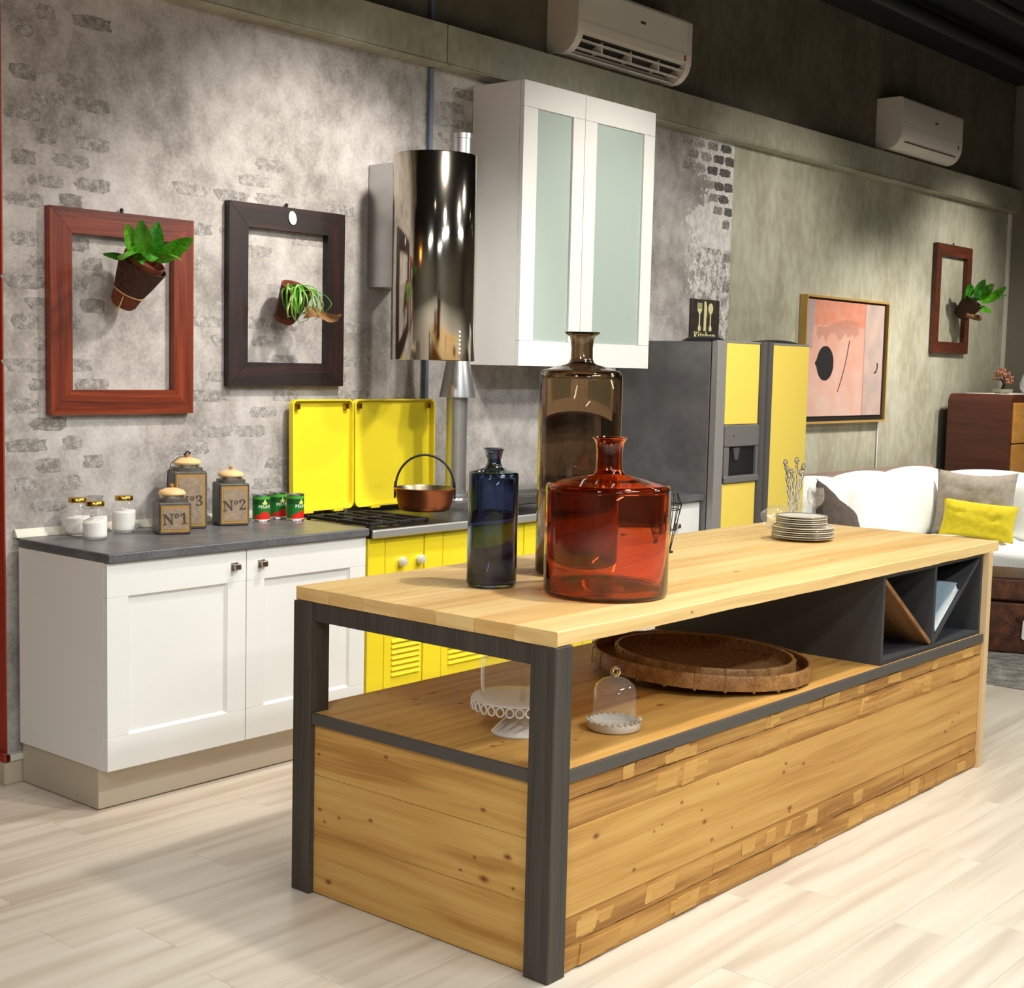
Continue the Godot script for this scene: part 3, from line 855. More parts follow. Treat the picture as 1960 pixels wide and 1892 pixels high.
# ------------------------------------------------------------------ island
func build_island() -> void:
	var o := thing("kitchen_island", "long kitchen island of knotty pine with dark wooden legs and open shelf", "island", Vector3(0, 0, 1.54))
	# local: x 0..2.86, z 0 (back) .. 0.985 (front)
	var D := 0.985
	var r := RandomNumberGenerator.new()
	r.seed = 9
	var wob := noise(91, 1.0, 3)
	# table top of seven boards
	var wz := D / 7.0
	for i in 7:
		var z0 := wz * i
		var z1 := wz * (i + 1)
		var m := MB.new()
		if i < 6:
			m.bx(0.001 + r.randf_range(0, 0.002), 2.859, 0.874, 0.914 + r.randf_range(-0.0007, 0.0007), z0 + 0.0005, z1 - 0.0005, 0.0015)
		else:
			# the front board keeps an uneven edge
			var N := 60
			for k in N:
				var xa := 2.858 * k / N
				var xb := 2.858 * (k + 1) / N
				var za := z1 + 0.004 * wob.get_noise_2d(xa * 5.0, 1.0) - 0.006 * maxf(0.0, wob.get_noise_2d(xa * 2.0, 9.0))
				var zb := z1 + 0.004 * wob.get_noise_2d(xb * 5.0, 1.0) - 0.006 * maxf(0.0, wob.get_noise_2d(xb * 2.0, 9.0))
				var ca := 0.003 + 0.004 * maxf(0.0, wob.get_noise_2d(xa * 7.0, 5.0))
				var cb := 0.003 + 0.004 * maxf(0.0, wob.get_noise_2d(xb * 7.0, 5.0))
				var nf := Vector3(za - zb, 0, xb - xa).normalized()
				var zi := z0 + 0.0005
				m.quad(Vector3(xa, 0.914, zi), Vector3(xb, 0.914, zi), Vector3(xb, 0.914, zb - cb), Vector3(xa, 0.914, za - ca), Vector3.UP)
				m.quad(Vector3(xa, 0.874, zi), Vector3(xb, 0.874, zi), Vector3(xb, 0.874, zb - cb * 0.5), Vector3(xa, 0.874, za - ca * 0.5), Vector3.DOWN)
				m.quad(Vector3(xa, 0.914 - ca, za), Vector3(xb, 0.914 - cb, zb), Vector3(xb, 0.874 + cb * 0.5, zb), Vector3(xa, 0.874 + ca * 0.5, za), nf)
				m.quad(Vector3(xa, 0.914, za - ca), Vector3(xb, 0.914, zb - cb), Vector3(xb, 0.914 - cb, zb), Vector3(xa, 0.914 - ca, za), (nf + Vector3.UP).normalized())
				m.quad(Vector3(xa, 0.874, za - ca * 0.5), Vector3(xb, 0.874, zb - cb * 0.5), Vector3(xb, 0.874 + cb * 0.5, zb), Vector3(xa, 0.874 + ca * 0.5, za), (nf + Vector3.DOWN).normalized())
				m.quad(Vector3(xa, 0.914, zi), Vector3(xb, 0.914, zi), Vector3(xb, 0.874, zi), Vector3(xa, 0.874, zi), Vector3.FORWARD)
			for xe in [0.0, 2.858]:
				m.quad(Vector3(xe, 0.914, z0), Vector3(xe, 0.914, z1), Vector3(xe, 0.874, z1), Vector3(xe, 0.874, z0), Vector3.LEFT if xe == 0.0 else Vector3.RIGHT)
		part("top_board", m, M["top_%d" % i], o)
	# legs at the near end, rails
	for q in [[0.0, 0.078], [D - 0.082, D]]:
		var m := MB.new()
		m.bx(-0.006, 0.068, 0.0, 0.873, q[0], q[1], 0.003)
		part("leg", m, M.dark_wood, o)
	var m := MB.new()
	m.bx(0.006, 0.056, 0.818, 0.873, 0.078, D - 0.082, 0.002)
	part("rail", m, M.dark_wood, o)
	# shelf with dark edging
	m = MB.new()
	m.bx(0.0, 0.012, 0.513, 0.546, 0.078, D - 0.082, 0.001)
	m.bx(0.068, 2.755, 0.513, 0.546, D - 0.014, D - 0.002, 0.001)
	part("shelf_edging", m, M.dark_strip, o)
	for i in 5:
		m = MB.new()
		var z0 := 0.002 + (D - 0.018) / 5.0 * i
		m.bx(0.012 if i > 0 and i < 4 else 0.068, 2.755, 0.516, 0.5455, z0, z0 + (D - 0.018) / 5.0 - 0.0006, 0.001)
		if i == 0: m.bx(0.012, 0.0681, 0.516, 0.5455, 0.0785, z0 + (D - 0.018) / 5.0 - 0.0006)
		if i == 4: m.bx(0.012, 0.0681, 0.516, 0.5455, z0, D - 0.0825)
		part("shelf_board", m, M["pine_%d" % (i % 6)], o)
	# end panel of two wide boards
	var ys := [0.004, 0.19, 0.36, 0.513]
	for i in 3:
		m = MB.new()
		m.bx(0.012, 0.034, ys[i] + 0.0004, ys[i + 1] - 0.0004, 0.078, D - 0.082, 0.0012)
		part("end_board", m, M.pine_end, o)
	# front: smooth boards between rough sawn strips with wane
	var fy := [[0.465, 0.513, true], [0.385, 0.463, true], [0.15, 0.385, false], [0.074, 0.15, true], [0.003, 0.072, true]]
	var fi := 0
	for q in fy:
		m = MB.new()
		if not q[2]:
			m.bx(0.068, 2.755, q[0], q[1], D - 0.03, D - 0.010, 0.001)
			part("front_board", m, M.pine_2, o)
		else:
			rough_strip(m, 0.068, 2.755, q[0], q[1], D - 0.03, D - 0.010, fi)
			part("front_board", m, M["rough_%d" % (fi % 3)], o)
		fi += 1
	# chipped flakes of paler wood on the rough strips
	for k in 72:
		var q: Array = fy[[0, 1, 3, 4][k % 4]]
		m = MB.new()
		var w := r.randf_range(0.04, 0.12)
		var h: float = (q[1] - q[0]) * r.randf_range(0.45, 0.8)
		var pts := PackedVector2Array()
		for e in [[-0.5, -0.5], [0.5, -0.5], [0.5, 0.5], [-0.5, 0.5]]:
			pts.append(Vector2(e[0] * w + e[1] * h * 0.25, e[1] * h) + Vector2(r.randf_range(-0.008, 0.008), r.randf_range(-0.003, 0.003)))
		m.prism(pts, 0.0, r.randf_range(0.003, 0.005))
		part("flake", m, M["pine_%d" % r.randi_range(0, 5)] if k % 3 != 0 else M["rough_%d" % (k % 2)], o, Vector3(r.randf_range(0.14, 2.66), (q[0] + q[1]) * 0.5 + r.randf_range(-0.004, 0.004), D - 0.0115))
	# pale panel closing the far end
	m = MB.new()
	m.bx(2.757, 2.795, 0.0, 0.873, 0.0, D + 0.004, 0.001)
	part("closing_panel", m, M.ash_edge, o)
	# dark grey box with slanted dividers, standing on the shelf
	var c := MB.new()
	c.bx(1.87, 1.888, 0.546, 0.873, 0.004, D - 0.02, 0.001)
	c.bx(2.738, 2.756, 0.546, 0.873, 0.004, D - 0.02, 0.001)
	c.bx(1.888, 2.738, 0.546, 0.562, 0.004, D - 0.02, 0.001)
	c.bx(1.888, 2.738, 0.857, 0.873, 0.004, D - 0.02, 0.001)
	c.bx(1.888, 2.738, 0.562, 0.857, 0.645, 0.66)
	var box := part("niche_box", c, M.cubby, o)
	m = MB.new()
	m.bx(2.305, 2.323, 0.562, 0.857, 0.66, D - 0.022, 0.001)
	part("divider", m, M.cubby, box)
	for s in [0, 1]:
		m = MB.new()
		var a := Vector2(1.892, 0.85) if s == 0 else Vector2(2.33, 0.57)
		var b := Vector2(2.3, 0.57) if s == 0 else Vector2(2.734, 0.85)
		var d := (b - a).normalized()
		var nn := Vector2(-d.y, d.x) * 0.008
		m.prism(PackedVector2Array([a - nn, b - nn, b + nn, a + nn]), 0.662, D - 0.026)
		part("slanted_shelf", m, M.walnut_board if s == 0 else M.cubby, box)

func rough_strip(m: MB, x0: float, x1: float, y0: float, y1: float, z0: float, z1: float, sd: int) -> void:
	var nz := noise(500 + sd, 1.0, 3)
	var N := 110
	var K := 4
	var f := func(u: float, v: float) -> Vector3:
		var x := lerpf(x0, x1, u)
		var y := lerpf(y0, y1, v)
		var saw := 0.0016 if nz.get_noise_2d(floor(x * 9.0) * 3.7, float(sd)) > 0.0 else -0.0012
		var e := 0.004 if v < 0.01 or v > 0.99 else 0.0
		return Vector3(x, y + (0.0016 * nz.get_noise_2d(x * 9.0, 40.0 * v) if e > 0.0 else 0.0), z1 + saw * 0.7 + 0.0022 * nz.get_noise_2d(x * 14.0, y * 60.0) - e)
	m.grid(f, N, K)
	m.bx(x0, x1, y0 + 0.001, y1 - 0.001, z0, z1 - 0.008)

# ------------------------------------------------------------------ kitchen run
func knob_at(parent: Node3D, x: float, y: float, z: float) -> void:
	var m := MB.new()
	m.bx(x - 0.016, x + 0.016, y - 0.015, y + 0.015, z, z + 0.003, 0.001)
	m.bx(x - 0.007, x + 0.007, y - 0.007, y + 0.007, z + 0.003, z + 0.016)
	m.bx(x - 0.015, x + 0.015, y - 0.012, y + 0.012, z + 0.016, z + 0.026, 0.004)
	part("knob", m, M.nickel, parent)

func shaker_door(o: Node3D, x0: float, x1: float, y0: float, y1: float, z: float, kx: float, ky: float, rail := 0.118, stile := 0.085) -> void:
	var m := MB.new()
	m.bx(x0, x0 + stile, y0 + rail + 0.0004, y1 - rail - 0.0004, z, z + 0.022, 0.0012)
	m.bx(x1 - stile, x1, y0 + rail + 0.0004, y1 - rail - 0.0004, z, z + 0.022, 0.0012)
	m.bx(x0, x1, y0, y0 + rail, z, z + 0.022, 0.0012)
	m.bx(x0, x1, y1 - rail, y1, z, z + 0.022, 0.0012)
	var d := part("door", m, M.white, o)
	m = MB.new()
	m.bx(x0 + stile, x1 - stile, y0 + rail, y1 - rail, z + 0.002, z + 0.010)
	# chamfered moulding round the panel
	var za := z + 0.010
	var zb := z + 0.0195
	var X0 := x0 + stile
	var X1 := x1 - stile
	var Y0 := y0 + rail
	var Y1 := y1 - rail
	var e := 0.008
	m.quad(Vector3(X0, Y0, zb), Vector3(X1, Y0, zb), Vector3(X1 - e, Y0 + e, za), Vector3(X0 + e, Y0 + e, za), Vector3(0, 1, 1).normalized())
	m.quad(Vector3(X0, Y1, zb), Vector3(X1, Y1, zb), Vector3(X1 - e, Y1 - e, za), Vector3(X0 + e, Y1 - e, za), Vector3(0, -1, 1).normalized())
	m.quad(Vector3(X0, Y0, zb), Vector3(X0, Y1, zb), Vector3(X0 + e, Y1 - e, za), Vector3(X0 + e, Y0 + e, za), Vector3(1, 0, 1).normalized())
	m.quad(Vector3(X1, Y0, zb), Vector3(X1, Y1, zb), Vector3(X1 - e, Y1 - e, za), Vector3(X1 - e, Y0 + e, za), Vector3(-1, 0, 1).normalized())
	part("panel", m, M.white, d)
	if ky > 0.0:
		knob_at(d, kx, ky, z + 0.022)

func build_kitchen() -> void:
	# white base cabinet
	var o := thing("base_cabinet", "white two-door base cabinet with a beige plinth at the left end", "cabinet", Vector3(0, 0, 0.03))
	var m := MB.new()
	m.bx(0.0, 1.206, 0.152, 0.874, 0.0, 0.53, 0.001)
	part("body", m, M.white, o)
	shaker_door(o, 0.0, 0.5955, 0.153, 0.873, 0.532, 0.541, 0.814)
	shaker_door(o, 0.599, 1.206, 0.153, 0.873, 0.532, 0.667, 0.814)
	m = MB.new()
	m.bx(0.01, 1.206, 0.004, 0.152, 0.0, 0.483, 0.002)
	part("plinth", m, M.plinth, o)
	# worktop
	o = thing("worktop", "grey stone-look worktop on the white base cabinet", "worktop", Vector3(0, 0.875, 0.0))
	m = MB.new()
	m.bx(-0.004, 1.212, 0.0, 0.033, 0.031, 0.602, 0.006)
	part("slab", m, M.worktop, o)
	m = MB.new()
	m.prism(PackedVector2Array([Vector2(0.003, 0.033), Vector2(0.03, 0.033), Vector2(0.012, 0.062), Vector2(0.003, 0.062)]), -1.212, 0.004, Transform3D(Basis(Vector3.UP, -PI / 2), Vector3.ZERO))
	part("upstand", m, M.skirting_cap, o)
	build_range()
	# white drawer cabinet between the range and the fridge
	o = thing("drawer_cabinet", "white base cabinet with drawers beside the yellow fridge", "cabinet", Vector3(2.76, 0, 0.03))
	m = MB.new()
	m.bx(0.0, 0.895, 0.152, 0.876, 0.0, 0.54, 0.001)
	part("body", m, M.white, o)
	for k in 3:
		for c in 2:
			m = MB.new()
			var y0 := 0.155 + 0.24 * k
			m.bx(0.002 + 0.448 * c, 0.446 + 0.448 * c, y0, y0 + 0.236, 0.542, 0.562, 0.002)
			var dr := part("drawer", m, M.white, o)
			knob_at(dr, 0.224 + 0.448 * c, y0 + 0.12, 0.562)
	m = MB.new()
	m.bx(0.0, 0.895, 0.004, 0.152, 0.0, 0.49, 0.002)
	part("plinth", m, M.plinth, o)
	o = thing("worktop", "grey worktop between the yellow range and the fridge", "worktop", Vector3(2.755, 0.877, 0.02))
	m = MB.new()
	m.bx(0.0, 0.9, 0.0, 0.036, 0.0, 0.60, 0.006)
	part("slab", m, M.worktop, o)
	m = MB.new()
	m.bx(0.0, 0.9, 0.036, 0.06, 0.0, 0.015, 0.002)
	part("upstand", m, M.worktop, o)
	build_fridge()
	build_wall_cabinet()
	build_hood()

func build_range() -> void:
	var o := thing("cooking_range", "yellow enamelled cooking range with louvred doors and black hob", "stove", Vector3(1.215, 0, 0.03))
	var W := 1.53
	var m := MB.new()
	m.bx(0.0, W, 0.1, 0.865, 0.0, 0.535)
	part("body", m, M.yellow, o)
	m = MB.new()
	m.bx(0.0, W, 0.0, 0.1, 0.0, 0.5)
	part("plinth", m, M.black, o)
	var z := 0.537
	# narrow posts between the doors
	for q in [[0.0, 0.1], [0.33, 0.445], [0.985, 1.075], [W - 0.08, W]]:
		m = MB.new()
		m.bx(q[0] + 0.002, q[1] - 0.002, 0.104, 0.862, z, z + 0.02, 0.003)
		part("post", m, M.yellow, o)
	for q in [[0.102, 0.328], [0.447, 0.983], [1.077, W - 0.082]]:
		m = MB.new()
		m.bx(q[0], q[1], 0.468, 0.862, z, z + 0.018, 0.003)
		var up := part("control_panel" if q[0] < 0.2 else "oven_door", m, M.yellow, o)
		if q[0] < 0.2:
			for kx in [0.187, 0.295]:
				var k := MB.new()
				var T := Transform3D(Basis(Vector3.RIGHT, PI / 2), Vector3(kx, 0.755, z + 0.018))
				k.lathe([Vector2(0, 0), Vector2(0.014, 0), Vector2(0.014, 0.01), Vector2(0.021, 0.013), Vector2(0.021, 0.02), Vector2(0.015, 0.03), Vector2(0, 0.033)], 18, T)
				part("knob", k, M.knob_white, up)
		# louvred door below
		m = MB.new()
		m.bx(q[0], q[1], 0.106, 0.458, z, z + 0.018, 0.004)
		var dn := part("louvred_door", m, M.yellow, o)
		var lx0: float = q[0] + 0.04
		var lx1: float = q[1] - (0.02 if q[0] < 0.2 else 0.06)
		for k in 7:
			m = MB.new()
			var y := 0.275 + 0.0235 * k
			m.prism(PackedVector2Array([Vector2(0, 0), Vector2(0.008, 0.002), Vector2(0.006, 0.008), Vector2(0, 0.016)]), -lx1, -lx0, Transform3D(Basis(Vector3.UP, -PI / 2), Vector3(0, y, z + 0.018)))
			part("louvre", m, M.yellow, dn)
	# hob and steel edge
	m = MB.new()
	m.bx(0.002, W, 0.866, 0.9, 0.002, 0.568, 0.002)
	part("hob", m, M.hob, o)
	m = MB.new()
	m.bx(0.002, W, 0.864, 0.899, 0.57, 0.588, 0.006)
	part("steel_edge", m, M.satin_steel, o)
	# cast iron grates with burners on the left part
	for gx in [0.03]:
		m = MB.new()
		for k in 5:
			m.bx(gx + 0.005 + 0.085 * k, gx + 0.017 + 0.085 * k, 0.908, 0.922, 0.14, 0.53, 0.003)
		for k in 3:
			m.bx(gx, gx + 0.36, 0.906, 0.92, 0.15 + 0.18 * k, 0.162 + 0.18 * k, 0.003)
		for px in [gx + 0.01, gx + 0.35]:
			for pz in [0.155, 0.515]:
				m.bx(px - 0.006, px + 0.006, 0.9, 0.91, pz - 0.006, pz + 0.006)
		part("grate", m, M.iron, o)
		for bz in [0.24, 0.43]:
			m = MB.new()
			m.lathe([Vector2(0, 0), Vector2(0.05, 0), Vector2(0.05, 0.006), Vector2(0.036, 0.008), Vector2(0.036, 0.014), Vector2(0.0, 0.015)], 20)
			part("burner", m, M.iron, o, Vector3(gx + 0.18, 0.9, bz))
	# upright enamel lids at the back
	for q in [[1.268, 1.622, "yellow enamel hob lid standing left of the other, against the wall"], [1.632, 2.148, "wider yellow enamel hob lid standing behind the copper pot"]]:
		var w: float = q[1] - q[0]
		var h := 0.485
		var l := thing("hob_lid", q[2], "lid", Vector3((q[0] + q[1]) * 0.5, 0.932, 0.04), 0.0, "hob lids against the wall")
		var T := Transform3D(Basis(Vector3.RIGHT, deg_to_rad(-1.0)), Vector3(0, h * 0.5 - 0.012, 0.0))
		m = MB.new()
		m.prism(rrect(w - 0.008, h - 0.008, 0.022), 0.0, 0.004, T, true)
		part("plate", m, M.yellow, l)
		m = MB.new()
		m.ring(rrect(w, h, 0.028), rrect(w - 0.014, h - 0.014, 0.021), 0.0, 0.026, T)
		part("rim", m, M.yellow, l)
		for sx in [-1, 1]:
			m = MB.new()
			m.bx(sx * (w * 0.5 - 0.035) - 0.012, sx * (w * 0.5 - 0.035) + 0.012, h - 0.055, h - 0.03, 0.002, 0.02, 0.003)
			part("clip", m, M.brass, l)
			m = MB.new()
			m.bx(sx * w * 0.25 - 0.03, sx * w * 0.25 + 0.03, -0.022, -0.008, 0.002, 0.03, 0.003)
			part("hinge_foot", m, M.yellow, l)
	# flue pipe with a conical collar
	var f := thing("flue_pipe", "silver flue pipe with a conical collar rising behind the hood", "pipe", Vector3(2.13, 0.93, 0.22))
	m = MB.new()
	m.lathe([Vector2(0, 0), Vector2(0.075, 0), Vector2(0.075, 0.012), Vector2(0.055, 0.02), Vector2(0.055, 0.035), Vector2(0.049, 0.036), Vector2(0.049, 0.5)], 28)
	part("lower_pipe", m, M.galvanised, f)
	m = MB.new()
	m.lathe([Vector2(0.049, 0.49), Vector2(0.084, 0.488), Vector2(0.084, 0.494), Vector2(0.051, 0.68), Vector2(0.049, 0.68)], 28)
	part("collar", m, M.galvanised, f)
	m = MB.new()
	m.lathe([Vector2(0.047, 0.5), Vector2(0.047, 1.665), Vector2(0.05, 1.667), Vector2(0.05, 1.69), Vector2(0.044, 1.69), Vector2(0.044, 1.6), Vector2(0.0, 1.6)], 28)
	part("upper_pipe", m, M.galvanised, f)
	# low steel griddle at the right
	var g := thing("griddle", "low stainless steel griddle at the far end of the range", "griddle", Vector3(2.4, 0.931, 0.36))
	m = MB.new()
	m.bx(-0.19, 0.19, 0.0, 0.04, -0.16, 0.16, 0.006)
	part("base", m, M.steel, g)
	m = MB.new()
	m.grid(func(u, w): return Vector3(lerpf(-0.18, 0.18, u), 0.042 + 0.03 * pow(sin(PI * w), 0.5), lerpf(0.15, -0.15, w)), 2, 10)
	part("lid", m, M.steel, g)

func build_fridge() -> void:
	var o := thing("fridge", "yellow and grey double-door fridge with a dispenser niche", "fridge", Vector3(3.665, 0, 0.02))
	var W := 0.98
	var H := 1.728
	var m := MB.new()
	m.bx(0.0, W, 0.02, H - 0.006, 0.0, 0.6, 0.003)
	part("body", m, M.fridge_side, o)
	m = MB.new()
	for x in [0.06, W - 0.06]:
		for z in [0.06, 0.54]:
			m.bx(x - 0.02, x + 0.02, 0.0, 0.02, z - 0.02, z + 0.02)
	part("feet", m, M.black, o)
	# doors: grey frame, yellow faces
	var zf := 0.604
	var ld := MB.new()
	ld.bx(0.0, 0.085, 0.06, H, zf, zf + 0.044, 0.006)
	ld.bx(0.085, 0.452, 0.06, H, zf, zf + 0.03)
	ld.bx(0.085, 0.452, H - 0.012, H, zf, zf + 0.044, 0.003)
	var d := part("left_door", ld, M.fridge_grey, o)
	for q in [[1.282, H - 0.013], [0.06, 0.962]]:
		m = MB.new()
		m.bx(0.087, 0.427, q[0], q[1], zf + 0.03, zf + 0.043, 0.002)
		part("yellow_face", m, M.fridge_yellow, d)
	# dispenser niche
	m = MB.new()
	m.bx(0.087, 0.452, 1.16, 1.28, zf + 0.03, zf + 0.052, 0.008)
	m.bx(0.087, 0.135, 0.965, 1.16, zf + 0.03, zf + 0.05, 0.004)
	m.bx(0.415, 0.452, 0.965, 1.16, zf + 0.03, zf + 0.05, 0.004)
	m.bx(0.087, 0.452, 0.965, 1.005, zf + 0.03, zf + 0.058, 0.008)
	var dis := part("dispenser_frame", m, M.fridge_dark_frame, d)
	m = MB.new()
	m.bx(0.135, 0.415, 1.0, 1.16, zf + 0.03, zf + 0.032)
	part("niche_back", m, M.black, dis)
	m = MB.new()
	m.prism(PackedVector2Array([Vector2(0.19, 1.155), Vector2(0.26, 1.155), Vector2(0.24, 1.09), Vector2(0.21, 1.09)]), zf + 0.032, zf + 0.04)
	part("lever", m, M.fridge_dark, dis)
	m = MB.new()
	m.bx(0.165, 0.172, 1.216, 1.224, zf + 0.05, zf + 0.054)
	part("button", m, M.black, dis)
	# handle strips in the middle
	for q in [[0.43, 0.478, "left_handle"], [0.492, 0.545, "right_handle"]]:
		m = MB.new()
		var pts := PackedVector2Array()
		for k in 9:
			var a := PI * k / 8.0
			pts.append(Vector2((q[0] + q[1]) * 0.5 + cos(a) * (q[1] - q[0]) * 0.5, zf + 0.03 + sin(a) * 0.042))
		m.prism(pts, -H - 0.004, -0.06, Transform3D(Basis(Vector3.RIGHT, PI / 2), Vector3.ZERO), true)
		part("handle", m, M.fridge_dark, d)
	m = MB.new()
	m.bx(0.5, W, 0.06, H, zf, zf + 0.03)
	m.bx(0.55, W, H - 0.012, H, zf, zf + 0.044, 0.003)
	var rd := part("right_door", m, M.fridge_grey, o)
	m = MB.new()
	m.bx(0.55, W - 0.002, 0.06, H - 0.013, zf + 0.03, zf + 0.043, 0.002)
	part("yellow_face", m, M.fridge_yellow, rd)
	for q in [[0.0, 0.12], [0.66, 0.93]]:
		m = MB.new()
		m.grid(func(u, w): return Vector3(lerpf(q[0], q[1], u), H - 0.004 + 0.026 * pow(sin(PI * u), 0.45) * pow(sin(PI * w), 0.3), lerpf(zf + 0.03, zf - 0.2, w)), 12, 8)
		part("hinge_cover", m, M.black, o)

func build_wall_cabinet() -> void:
	var o := thing("wall_cabinet", "tall white wall cabinet with two frosted glass doors", "cabinet", Vector3(2.437, 1.57, 0.004))
	var W := 1.077
	var H := 1.335
	var m := MB.new()
	m.bx(0.0, W, 0.0, H, 0.0, 0.296, 0.001)
	part("body", m, M.white, o)
	for q in [[0.001, 0.472, 0.105, 0.38], [0.475, W - 0.001, 0.572, 0.98]]:
		m = MB.new()
		var z := 0.299
		var y0 := 0.0
		m.bx(q[0], q[2], 0.121, H - 0.121, z, z + 0.024, 0.001)
		m.bx(q[3], q[1], 0.121, H - 0.121, z, z + 0.024, 0.001)
		m.bx(q[0], q[1], y0, 0.12, z, z + 0.024, 0.001)
		m.bx(q[0], q[1], H - 0.12, H, z, z + 0.024, 0.001)
		var d := part("door", m, M.white, o)
		m = MB.new()
		m.bx(q[2] - 0.004, q[3] + 0.004, 0.117, H - 0.117, z + 0.006, z + 0.012)
		part("frosted_pane", m, M.frosted, d)

func build_hood() -> void:
	var o := thing("extractor_hood", "polished steel cylindrical extractor hood on the wall", "hood", Vector3(1.81, 1.585, 0.0))
	var H := 0.885
	var m := MB.new()
	m.lathe([Vector2(0, 0), Vector2(0.183, 0), Vector2(0.185, 0.003), Vector2(0.185, H - 0.004), Vector2(0.182, H), Vector2(0.17, H), Vector2(0.17, H - 0.01), Vector2(0, H - 0.01)], 64, Transform3D(Basis(), Vector3(0, 0, 0.36)))
	part("cylinder", m, M.mirror_steel, o)
	m = MB.new()
	m.bx(-0.06, 0.1, 0.32, H - 0.02, 0.004, 0.19, 0.003)
	part("wall_box", m, M.steel, o)
	# row of push buttons on the right front
	m = MB.new()
	for k in 6:
		var a := deg_to_rad(-8.0)
		var T := Transform3D(Basis(Vector3.UP, a) * Basis(Vector3.RIGHT, PI / 2), Vector3(sin(a) * 0.1845, 0.035 + 0.018 * k, 0.36 + cos(a) * 0.1845))
		m.lathe([Vector2(0, 0), Vector2(0.005, 0), Vector2(0.005, 0.003), Vector2(0, 0.003)], 10, T)
	part("push_buttons", m, M.white_metal, o)

# ------------------------------------------------------------------ on the wall
func frame_at(x0: float, x1: float, y0: float, y1: float, b: float, label: String, mh: Material, mv: Material, tag_len: float) -> Node3D:
	var o := thing("wooden_frame", label, "frame", Vector3((x0 + x1) * 0.5, y0, 0.004), 0.0, "empty wooden frames on the walls")
	var w := (x1 - x0) * 0.5
	var h := y1 - y0
	var d := 0.034
	var g := 0.0006
	for q in [[[-w, 0], [w, 0], [w - b, b], [-w + b, b], mh], [[-w, h], [w, h], [w - b, h - b], [-w + b, h - b], mh]]:
		var m := MB.new()
		m.prism(PackedVector2Array([Vector2(q[0][0] + g, q[0][1]), Vector2(q[1][0] - g, q[1][1]), Vector2(q[2][0], q[2][1]), Vector2(q[3][0], q[3][1])]), 0.0, d)
		part("rail", m, q[4], o)
	for q in [[[-w, g], [-w, h - g], [-w + b, h - b - g], [-w + b, b + g], mv], [[w, g], [w, h - g], [w - b, h - b - g], [w - b, b + g], mv]]:
		var m := MB.new()
		m.prism(PackedVector2Array([Vector2(q[0][0], q[0][1]), Vector2(q[1][0], q[1][1]), Vector2(q[2][0], q[2][1]), Vector2(q[3][0], q[3][1])]), 0.0, d - 0.001)
		part("stile", m, q[4], o)
	var n := MB.new()
	n.tube([Vector3(0, h - 0.004, 0.012), Vector3(0, h + 0.012, 0.012)], 0.006, 8)
	n.ball(Vector3(0, h + 0.014, 0.012), Vector3(0.008, 0.006, 0.008), 8)
	part("hanger", n, M.iron, o)
	# paper tag on a string under the left corner
	n = MB.new()
	n.tube([Vector3(-w + 0.02, 0.004, 0.01), Vector3(-w + 0.017, -0.02, 0.012)], 0.0012, 5)
	part("string", n, M.twine, o)
	n = MB.new()
	var tx := -w + 0.017
	n.prism(PackedVector2Array([Vector2(tx - 0.02, -0.035), Vector2(tx - 0.012, -0.02), Vector2(tx + 0.012, -0.02), Vector2(tx + 0.02, -0.035), Vector2(tx + 0.02, -0.02 - tag_len), Vector2(tx - 0.02, -0.02 - tag_len)]), 0.011, 0.013, Transform3D(Basis(Vector3.UP, -0.25), Vector3(0.0, 0, 0)))
	part("paper_tag", n, M.tag, o)
	return o

func leaf_mesh(L: float, w: float, bend: float, fold: float, twist := 0.0) -> ArrayMesh:
	# a blade growing along +y, arching towards +z
	var m := MB.new()
	for side in [1.0, -1.0]:
		m.grid(func(u: float, v: float) -> Vector3:
			var s: float = u
			var half: float = w * 0.5 * pow(maxf(0.0, sin(PI * pow(s, 0.85) * 0.985 + 0.012)), 0.62) + 0.0025 * (1.0 - s)
			var q: float = (v - 0.5) * 2.0
			var y: float = L * (sin(bend * s) / bend if bend > 0.01 else s)
			var z: float = L * ((1.0 - cos(bend * s)) / bend if bend > 0.01 else 0.0)
			var x: float = q * half
			var lift: float = absf(q) * half * fold + 0.0006 * side
			var a: float = twist * s
			return Vector3(x * cos(a) - lift * sin(a), y - lift * sin(bend * s) * 0.5 , z + lift * cos(a) + x * sin(a)), 12, 6, side > 0.0)
	return m.mesh()

func leaf_at(o: Node3D, root: Vector3, q: Array, mt: Material) -> void:
	var I := Basis(Vector3(0.647, 0, 0.762), Vector3.UP, Vector3(-0.762, 0, 0.647))
	var y := (I * Vector3(q[1][0], q[1][1], q[1][2])).normalized()
	var f := I * Vector3(q[2][0], q[2][1], q[2][2])
	var z := (f - y * f.dot(y)).normalized()
	var l := part("leaf", leaf_mesh(q[3] * 1.15, q[4] * 1.1, q[5], 0.3, 0.1), mt, o)
	l.transform = Transform3D(Basis(y.cross(z), y, z), root + I * Vector3(q[0][0], q[0][1], q[0][2]))

func wall_pot(o: Node3D, base: Vector3, top: Vector3, r0: float, r1: float, mt: Material) -> Basis:
	# a cone-shaped pot from base to top; local axes of the cone are returned
	var y := (top - base).normalized()
	var x := y.cross(Vector3.BACK).normalized()
	var B := Basis(x, y, x.cross(y))
	var L := base.distance_to(top)
	var m := MB.new()
	m.lathe([Vector2(0, 0), Vector2(r0 * 0.8, 0), Vector2(r0, 0.012), Vector2(lerpf(r0, r1, 0.35), L * 0.4), Vector2(r1, L), Vector2(r1 - 0.006, L), Vector2(r1 - 0.012, L * 0.85), Vector2(0, L * 0.85)], 28, Transform3D(B, base))
	part("pot", m, mt, o)
	return B

